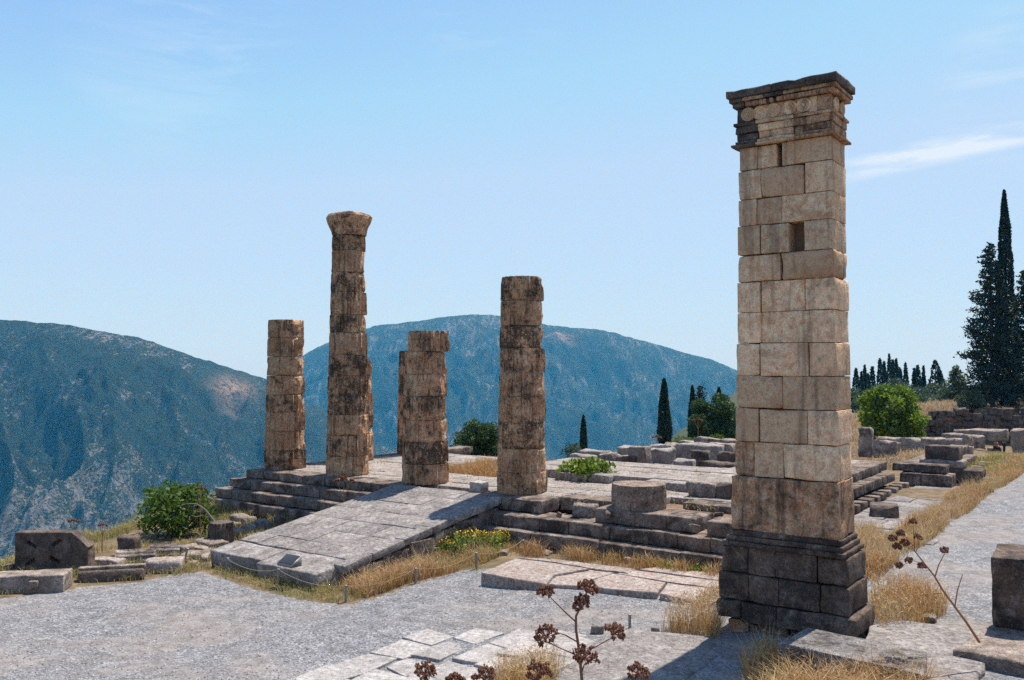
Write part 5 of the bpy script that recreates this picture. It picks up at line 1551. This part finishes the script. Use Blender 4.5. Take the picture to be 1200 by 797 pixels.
# loose chippings on the gravel
def pebbles():
    rg = np.random.default_rng(77)
    n = 26000
    X = rg.uniform(-15, 9, n); Y = 16.0 + 13 * rg.uniform(0, 1, n) ** 1.5
    k = in_poly(X, Y, GP[0])
    X, Y = X[k], Y[k]
    n = len(X)
    s = 0.008 + 0.022 * rg.uniform(0, 1, n) ** 3
    off = np.array([(1, 0, 0), (-1, 0, 0), (0, 1, 0), (0, -1, 0), (0, 0, 0.8), (0, 0, -0.8)])
    C = np.stack([X, Y, ground_z(X, Y) + s * 0.3], 1)
    a = rg.uniform(0, 6.28, n)
    ox = off[None, :, 0] * np.cos(a)[:, None] - off[None, :, 1] * np.sin(a)[:, None]
    oy = off[None, :, 0] * np.sin(a)[:, None] + off[None, :, 1] * np.cos(a)[:, None]
    o3 = np.stack([ox, oy, np.broadcast_to(off[None, :, 2], ox.shape)], -1) * rg.uniform(0.7, 1.3, (n, 6, 1))
    V = (C[:, None, :] + o3 * s[:, None, None]).reshape(-1, 3)
    fi = np.array([(0, 2, 4), (2, 1, 4), (1, 3, 4), (3, 0, 4)])
    tag(link('gravel_chippings', mesh_np('gravel_chippings', V, (np.arange(n)[:, None, None] * 6 + fi[None]).reshape(-1, 3), False), M['chip']), kind='stuff')
pebbles()
# ------------------------------------------------------------------ flowering weeds right of the ramp
def weed(label, px, py, w, h, seed, flowers='yellow', n=300, z=-1.5, group='flowering weeds beside the ramp'):
    c = gat(px, py, z)
    t = thing('flowering_weed', label, 'plant', c, 0, group)
    rg = np.random.default_rng(seed)
    st, lf, fl = [], [], []
    for k in range(14):
        a = rg.uniform(0, 6.28); r = w / 2 * rg.uniform(0.2, 1) 
        tip = np.array([math.cos(a) * r, math.sin(a) * r, h * rg.uniform(0.65, 1.05)])
        root = tip * np.array([0.3, 0.3, 0]) 
        st.append(([tuple(root), tuple((root + tip) / 2 + np.array([0, 0, 0.05])), tuple(tip)], [0.008, 0.006, 0.004]))
        s = rg.uniform(0.1, 0.95, n // 14)[:, None]
        lf.append(root + (tip - root) * s + rg.normal(size=(n // 14, 3)) * 0.05)
        fl.append(tip + rg.normal(size=(9, 3)) * np.array([0.05, 0.05, 0.03]))
    link('stem', tubes_me('stem', st, 4), M['weed'], t)
    tag(link('leaf_mass', leaves_me('leaf_mass', np.concatenate(lf), 0.11, seed, 0.3), M['weed'], t), kind='stuff')
    _fh = link('flower_head', leaves_me('flower_head', np.concatenate(fl), 0.05, seed + 1, 0.5, aspect=0.9), M[flowers], t)
    _fh['kind'] = 'stuff'
WL = ('leftmost, nearest the ramp foot', 'second from the left', 'third from the left and tallest', 'fourth from the left', 'rightmost, by the step corner', 'at the back against the ramp wall')
for k, (px, py, w, h) in enumerate(((498, 652, 1.1, 0.8), (518, 653, 1.0, 0.62), (538, 651, 1.1, 0.8), (560, 648, 1.0, 0.7), (582, 645, 0.9, 0.6), (528, 641, 1.1, 0.8))):
    weed('yellow-flowered green weed beside the ramp wall, ' + WL[k], px, py, w, h, 200 + k)
# white-flowered spikes
def spike(label, px, py, h, seed, z=-1.5, mat='white_petal', group='tall white flower spikes'):
    c = gat(px, py, z)
    t = thing('flower_spike', label, 'plant', c, 0, group)
    rg = np.random.default_rng(seed)
    st, P = [], []
    for k in range(4):
        a = rg.uniform(0, 6.28)
        tip = np.array([math.cos(a) * 0.12, math.sin(a) * 0.12, h * rg.uniform(0.75, 1)])
        st.append(([(0, 0, 0), tuple(tip)], [0.008, 0.004]))
        s = rg.uniform(0.45, 1, 30)[:, None]
        P.append(tip * s + rg.normal(size=(30, 3)) * 0.02)
    link('stem', tubes_me('stem', st, 4), M['straw'], t)
    tag(link('flower_head', leaves_me('flower_head', np.concatenate(P), 0.055, seed, 0.3, aspect=0.8), M[mat], t), kind='stuff')
spike('white flower spike in the shade of the ramp wall', 552, 634, 0.95, 301)
spike('pale spike plant before the half hidden column', 455, 545, 0.62, 303, 0.0)

# ------------------------------------------------------------------ dried giant fennel
def umbel_me(R_, seed, rays=22, seeds=11, sz=0.016, tilt=(0, 0, 1)):
    rg = np.random.default_rng(seed)
    tl = Vector(tilt).normalized()
    rot = Vector((0, 0, 1)).rotation_difference(tl).to_matrix()
    C, st = [], []
    for k in range(rays):
        th = math.acos(1 - rg.uniform(0, 1) * 1.05); ph = k * 2.399
        d = rot @ Vector((math.sin(th) * math.cos(ph), math.sin(th) * math.sin(ph), math.cos(th)))
        e = d * R_ * 0.86 * rg.uniform(0.66, 1.0)
        st.append(([(0, 0, 0), tuple(e)], [0.003, 0.002]))
        for j in range(seeds):
            q = Vector(rg.normal(size=3)).normalized() * R_ * 0.20 * rg.uniform(0.5, 1)
            C.append(e + q)
    return np.array([tuple(c) for c in C]), st
def fennel(label, base, stems, heads, sz, name='dried_fennel', group=None, smat='stem'):
    """stems: list of (points, radii); heads: (centre, radius, tilt) in world space"""
    t = thing(name, label, 'plant', base, 0, group)
    lst = [([tuple(Vector(p) - base) for p in pts], rad) for pts, rad in stems]
    link('stem', tubes_me('stem', lst, 7), M[smat], t)
    for k, (c, r, tl) in enumerate(heads):
        C, st = umbel_me(r, hash((round(c.x * 50), k)) % 1000, sz=sz, tilt=tl)
        # seeds are small plump octahedra
        rg = np.random.default_rng(k)
        n = len(C)
        s = sz * rg.uniform(0.6, 1.25, n)
        off = np.array([(1, 0, 0), (-1, 0, 0), (0, 1, 0), (0, -1, 0), (0, 0, 1.3), (0, 0, -1.3)])
        V = (C[:, None, :] + off[None] * s[:, None, None]).reshape(-1, 3)
        fi = np.array([(0, 2, 4), (2, 1, 4), (1, 3, 4), (3, 0, 4), (2, 0, 5), (1, 2, 5), (3, 1, 5), (0, 3, 5)])
        Fq = (np.arange(n)[:, None, None] * 6 + fi[None]).reshape(-1, 3)
        u = link('umbel', mesh_np('umbel', V, Fq, False), M['seed'], t, c - base)
        link('ray', tubes_me('ray', st, 4), M[smat], u)
    return t
def pp(lst, Y): return [atY(a, b_, Y) for a, b_ in lst]
Y1_ = 6.0
b = Vector((atY(682, 800, Y1_).x, Y1_, gz(atY(682, 800, Y1_).x, Y1_)))
stem = [b] + pp([(682, 797), (679, 765), (675, 738), (675, 722), (683, 706), (688, 692)], Y1_)
fennel('tall dried fennel with brown seed umbels in the middle foreground', b,
       [(stem, [0.013, 0.011, 0.010, 0.009, 0.008, 0.006, 0.004]), (pp([(675, 729), (660, 715), (643, 698)], Y1_), [0.006, 0.005, 0.003]), (pp([(676, 752), (662, 744), (648, 740)], Y1_ - 0.1), [0.005, 0.004, 0.003]),
        (pp([(678, 769), (660, 761), (640, 752)], Y1_ - 0.2), [0.005, 0.004, 0.003]), (pp([(677, 768), (698, 758), (716, 748)], Y1_ - 0.1), [0.006, 0.004, 0.003]), (pp([(681, 790), (685, 778)], Y1_ - 0.25), [0.006, 0.004])],
       [(atY(689, 691, Y1_), 0.085, (0.2, 0, 1)), (atY(682, 708, Y1_ - 0.05), 0.075, (-0.2, -0.3, 0.8)), (atY(640, 696, Y1_), 0.07, (-0.3, -0.2, 1)), (atY(641, 747, Y1_ - 0.15), 0.095, (-0.6, -0.3, 0.8)), (atY(720, 743, Y1_ - 0.1), 0.08, (0.5, -0.2, 1)),
        (atY(686, 772, Y1_ - 0.3), 0.095, (0.1, -0.5, 1))], 0.0074)
for (px, py, Yd, r, lb_) in ((498, 790, 5.6, 0.085, 'dried fennel head poking in at the bottom, leftmost of the row'), (568, 795, 5.5, 0.085, 'dried fennel head at the bottom edge, second from the left'), (533, 800, 5.4, 0.07, 'dried fennel head barely showing at the bottom edge'), (631, 790, 5.3, 0.09, 'dried fennel head at the bottom just left of the tall fennel'),
                          (747, 790, 5.5, 0.08, 'dried fennel head at the bottom right of the tall fennel')):
    t_ = atY(px, py, Yd)
    b = Vector((t_.x + 0.05, Yd, gz(t_.x, Yd)))
    fennel(lb_, b, [([b, (b + t_) / 2 + Vector((0.02, 0, 0)), t_], [0.011, 0.009, 0.004])], [(t_, r, (0.1, -0.2, 1))], 0.0074, group='short dried fennels along the bottom edge')
Yf = 15.4
b = atY(1148, 753, Yf)
HD = [(1070, 613), (1055, 626), (1046, 632), (1076, 631), (1060, 637), (1051, 642), (1065, 658), (1054, 664), (1080, 665), (1107, 646)]
fennel('leaning dried fennel with a curved stalk right of the pillar', b,
       [(pp([(1148, 753), (1133, 730), (1119, 711), (1105, 692), (1095, 675), (1083, 660), (1072, 646), (1071, 628), (1070, 615)], Yf), [0.024, 0.022, 0.02, 0.018, 0.016, 0.013, 0.01, 0.008, 0.005]),
        (pp([(1096, 675), (1100, 662), (1107, 649)], Yf), [0.012, 0.01, 0.006]), (pp([(1119, 711), (1122, 692), (1128, 673)], Yf), [0.012, 0.01, 0.006]), (pp([(1103, 695), (1085, 696), (1066, 699)], Yf), [0.01, 0.008, 0.005]),
        (pp([(1072, 646), (1062, 640), (1053, 640)], Yf), [0.01, 0.008, 0.005]), (pp([(1071, 640), (1062, 630), (1056, 627), (1047, 633)], Yf), [0.009, 0.007, 0.005, 0.004]), (pp([(1073, 648), (1076, 640), (1076, 632)], Yf), [0.008, 0.006, 0.004]),
        (pp([(1083, 661), (1070, 657), (1056, 663)], Yf), [0.008, 0.006, 0.004])],
       [(atY(a, c_, Yf), 0.085, (0, -0.2, 1)) for a, c_ in HD], 0.015, smat='stem2')
# smaller brown umbels: beside the ramp top, at the cliff edge, on the far row
for (px, py, ph, Yd, r, lb_) in ((403, 588, 562, None, 0.30, 'brown dried umbel plant before the steps left of the ramp'), (235, 632, 572, None, 0.15, 'thin dried umbel plant before the leafy bush'),
                              (86, 660, 610, None, 0.13, 'dried umbel plant behind the slotted slab'), (120, 648, 615, None, 0.10, 'thin dried umbel plant right of the slotted slab'), (770, 530, 512, 52, 0.24, 'brown dried umbel before the tallest cypress'),
                              (818, 520, 492, 60, 0.3, 'tall brown dried umbel before the pine by the pillar'), (1113, 505, 492, 84, 0.5, 'brown dried umbel by the dark wall')):
    b = gat(px, py, -1.6) if Yd is None else atY(px, py, Yd)
    if px == 403: b = T(-6.4, -2.9, -1.45); 
    Yq = b.y
    tp = atY(px, ph, Yq)
    b.x = tp.x
    hs = [(tp, r * 0.55, (0, 0, 1)), (tp + Vector((-r * 0.9, 0, -r * 0.2)), r * 0.4, (-0.4, 0, 1)), (tp + Vector((r * 0.9, 0.1, -r * 0.3)), r * 0.4, (0.4, 0, 1))]
    mid = b.lerp(tp, 0.6)
    fennel(lb_, b, [([b, mid, tp], [0.02, 0.016, 0.008]), ([mid, hs[1][0]], [0.01, 0.006]), ([mid, hs[2][0]], [0.01, 0.006])], hs, 0.02, smat='stem2')

# ------------------------------------------------------------------ people
def skin_body(name, pts, edges, rad, mat, parent, loc=(0, 0, 0)):
    bm = bmesh.new()
    lay = bm.verts.layers.skin.verify()
    vs = [bm.verts.new(p) for p in pts]
    for a, b_ in edges: bm.edges.new((vs[a], vs[b_]))
    for v, r in zip(vs, rad): v[lay].radius = (r, r)
    vs[0][lay].use_root = True
    me = bpy.data.meshes.new(name)
    bm.to_mesh(me); bm.free()
    o = link(name, me, mat, parent, loc)
    o.modifiers.new('skin', 'SKIN')
    s = o.modifiers.new('smooth', 'SUBSURF'); s.levels = 1; s.render_levels = 2
    return o
def person(label, base, rotz, top, seated=False, s=1.0):
    t = thing('person', label, 'person', base, rotz, None)
    if not seated:
        P = [(0, 0, .95), (0, 0, 1.15), (0, 0, 1.36), (0, 0, 1.47), (0, -.01, 1.60), (-.17, 0, 1.38), (-.23, .02, 1.10), (-.22, -.06, .86), (.17, 0, 1.38), (.22, .03, 1.10), (.20, -.05, .86), (-.10, 0, .90), (-.11, -.02, .50), (-.12, .02, .08), (-.12, -.12, .03), (.10, 0, .90), (.11, .02, .50), (.12, .04, .08), (.12, -.10, .03), (0, -.01, 1.70)]
    else:
        P = [(0, 0, .52), (0, -.02, .72), (0, -.05, .92), (0, -.06, 1.02), (0, -.08, 1.14), (-.17, -.05, .94), (-.22, -.10, .70), (-.12, -.32, .62), (.17, -.05, .94), (.22, -.10, .70), (.12, -.32, .62), (-.10, -.03, .50), (-.12, -.45, .52), (-.12, -.44, .08), (-.12, -.56, .03), (.10, -.03, .50), (.12, -.45, .52), (.12, -.42, .08), (.12, -.54, .03), (0, -.08, 1.24)]
    E = [(0, 1), (1, 2), (2, 3), (3, 4), (4, 19), (2, 5), (5, 6), (6, 7), (2, 8), (8, 9), (9, 10), (0, 11), (11, 12), (12, 13), (13, 14), (0, 15), (15, 16), (16, 17), (17, 18)]
    Rd = [.14, .13, .15, .055, .095, .06, .045, .035, .06, .045, .035, .095, .065, .045, .04, .095, .065, .045, .04, .07]
    body = skin_body('body', P, E, Rd, M['skin'], t)
    tp = [P[i] for i in (0, 1, 2, 5, 6, 8, 9)]
    skin_body('shirt', tp, [(0, 1), (1, 2), (2, 3), (3, 4), (2, 5), (5, 6)], [.165, .155, .175, .085, .065, .085, .065], M[top], t)
    lg = [P[i] for i in (0, 11, 12, 13, 15, 16, 17)]
    skin_body('trousers', lg, [(0, 1), (1, 2), (2, 3), (0, 4), (4, 5), (5, 6)], [.155, .115, .085, .065, .115, .085, .065], M['navy'], t)
    hp = P[19]
    hv = [(hp[0] + 0, hp[1] + .03, hp[2] - .02), (hp[0], hp[1] + .05, hp[2] - .12)]
    skin_body('hair', hv, [(0, 1)], [.105, .075], M['hair'], t)
    return t
b = gpos(1175, 91); pz = Vector((0, 0, b.z))
person('standing visitor in a teal top and dark trousers near the right edge', (b.x, 91, pz.z - 0.02), 0.5, 'teal')
b = gpos(1165, 92); pz = Vector((0, 0, b.z))
person('seated visitor in a pink top beside the one in teal', (b.x, 92, pz.z - 0.02), 0.2, 'pinkcloth', True)
tag(block('stone_block', 1.2, 0.6, 0.5, (b.x, 92.25, pz.z - 0.08), M['rubble'], None, bev=0.06, rough=0.03), 'low stone the visitor in pink sits on', 'stone')

# ------------------------------------------------------------------ haze
hz = mesh_np('haze', np.array([(x, y, z) for x in (-4200, 4200) for y in (-500, 7000) for z in (-641, 460)]),
             np.array([(0, 1, 3, 2), (4, 6, 7, 5), (0, 4, 5, 1), (2, 3, 7, 6), (0, 2, 6, 4), (1, 5, 7, 3)]))
m = bpy.data.materials.new('haze')
m.use_nodes = True
m.node_tree.nodes.clear()
ho = m.node_tree.nodes.new('ShaderNodeOutputMaterial')
hv = m.node_tree.nodes.new('ShaderNodeVolumePrincipled')
hv.inputs['Color'].default_value = (0.08, 0.53, 1.0, 1)
hv.inputs['Absorption Color'].default_value = (1, 1, 1, 1)
hv.inputs['Density'].default_value = 0.00010
hv.inputs['Anisotropy'].default_value = 0.0
m.node_tree.links.new(hv.outputs[0], ho.inputs['Volume'])
hz.materials.append(m)
tag(link('haze', hz), kind='stuff')
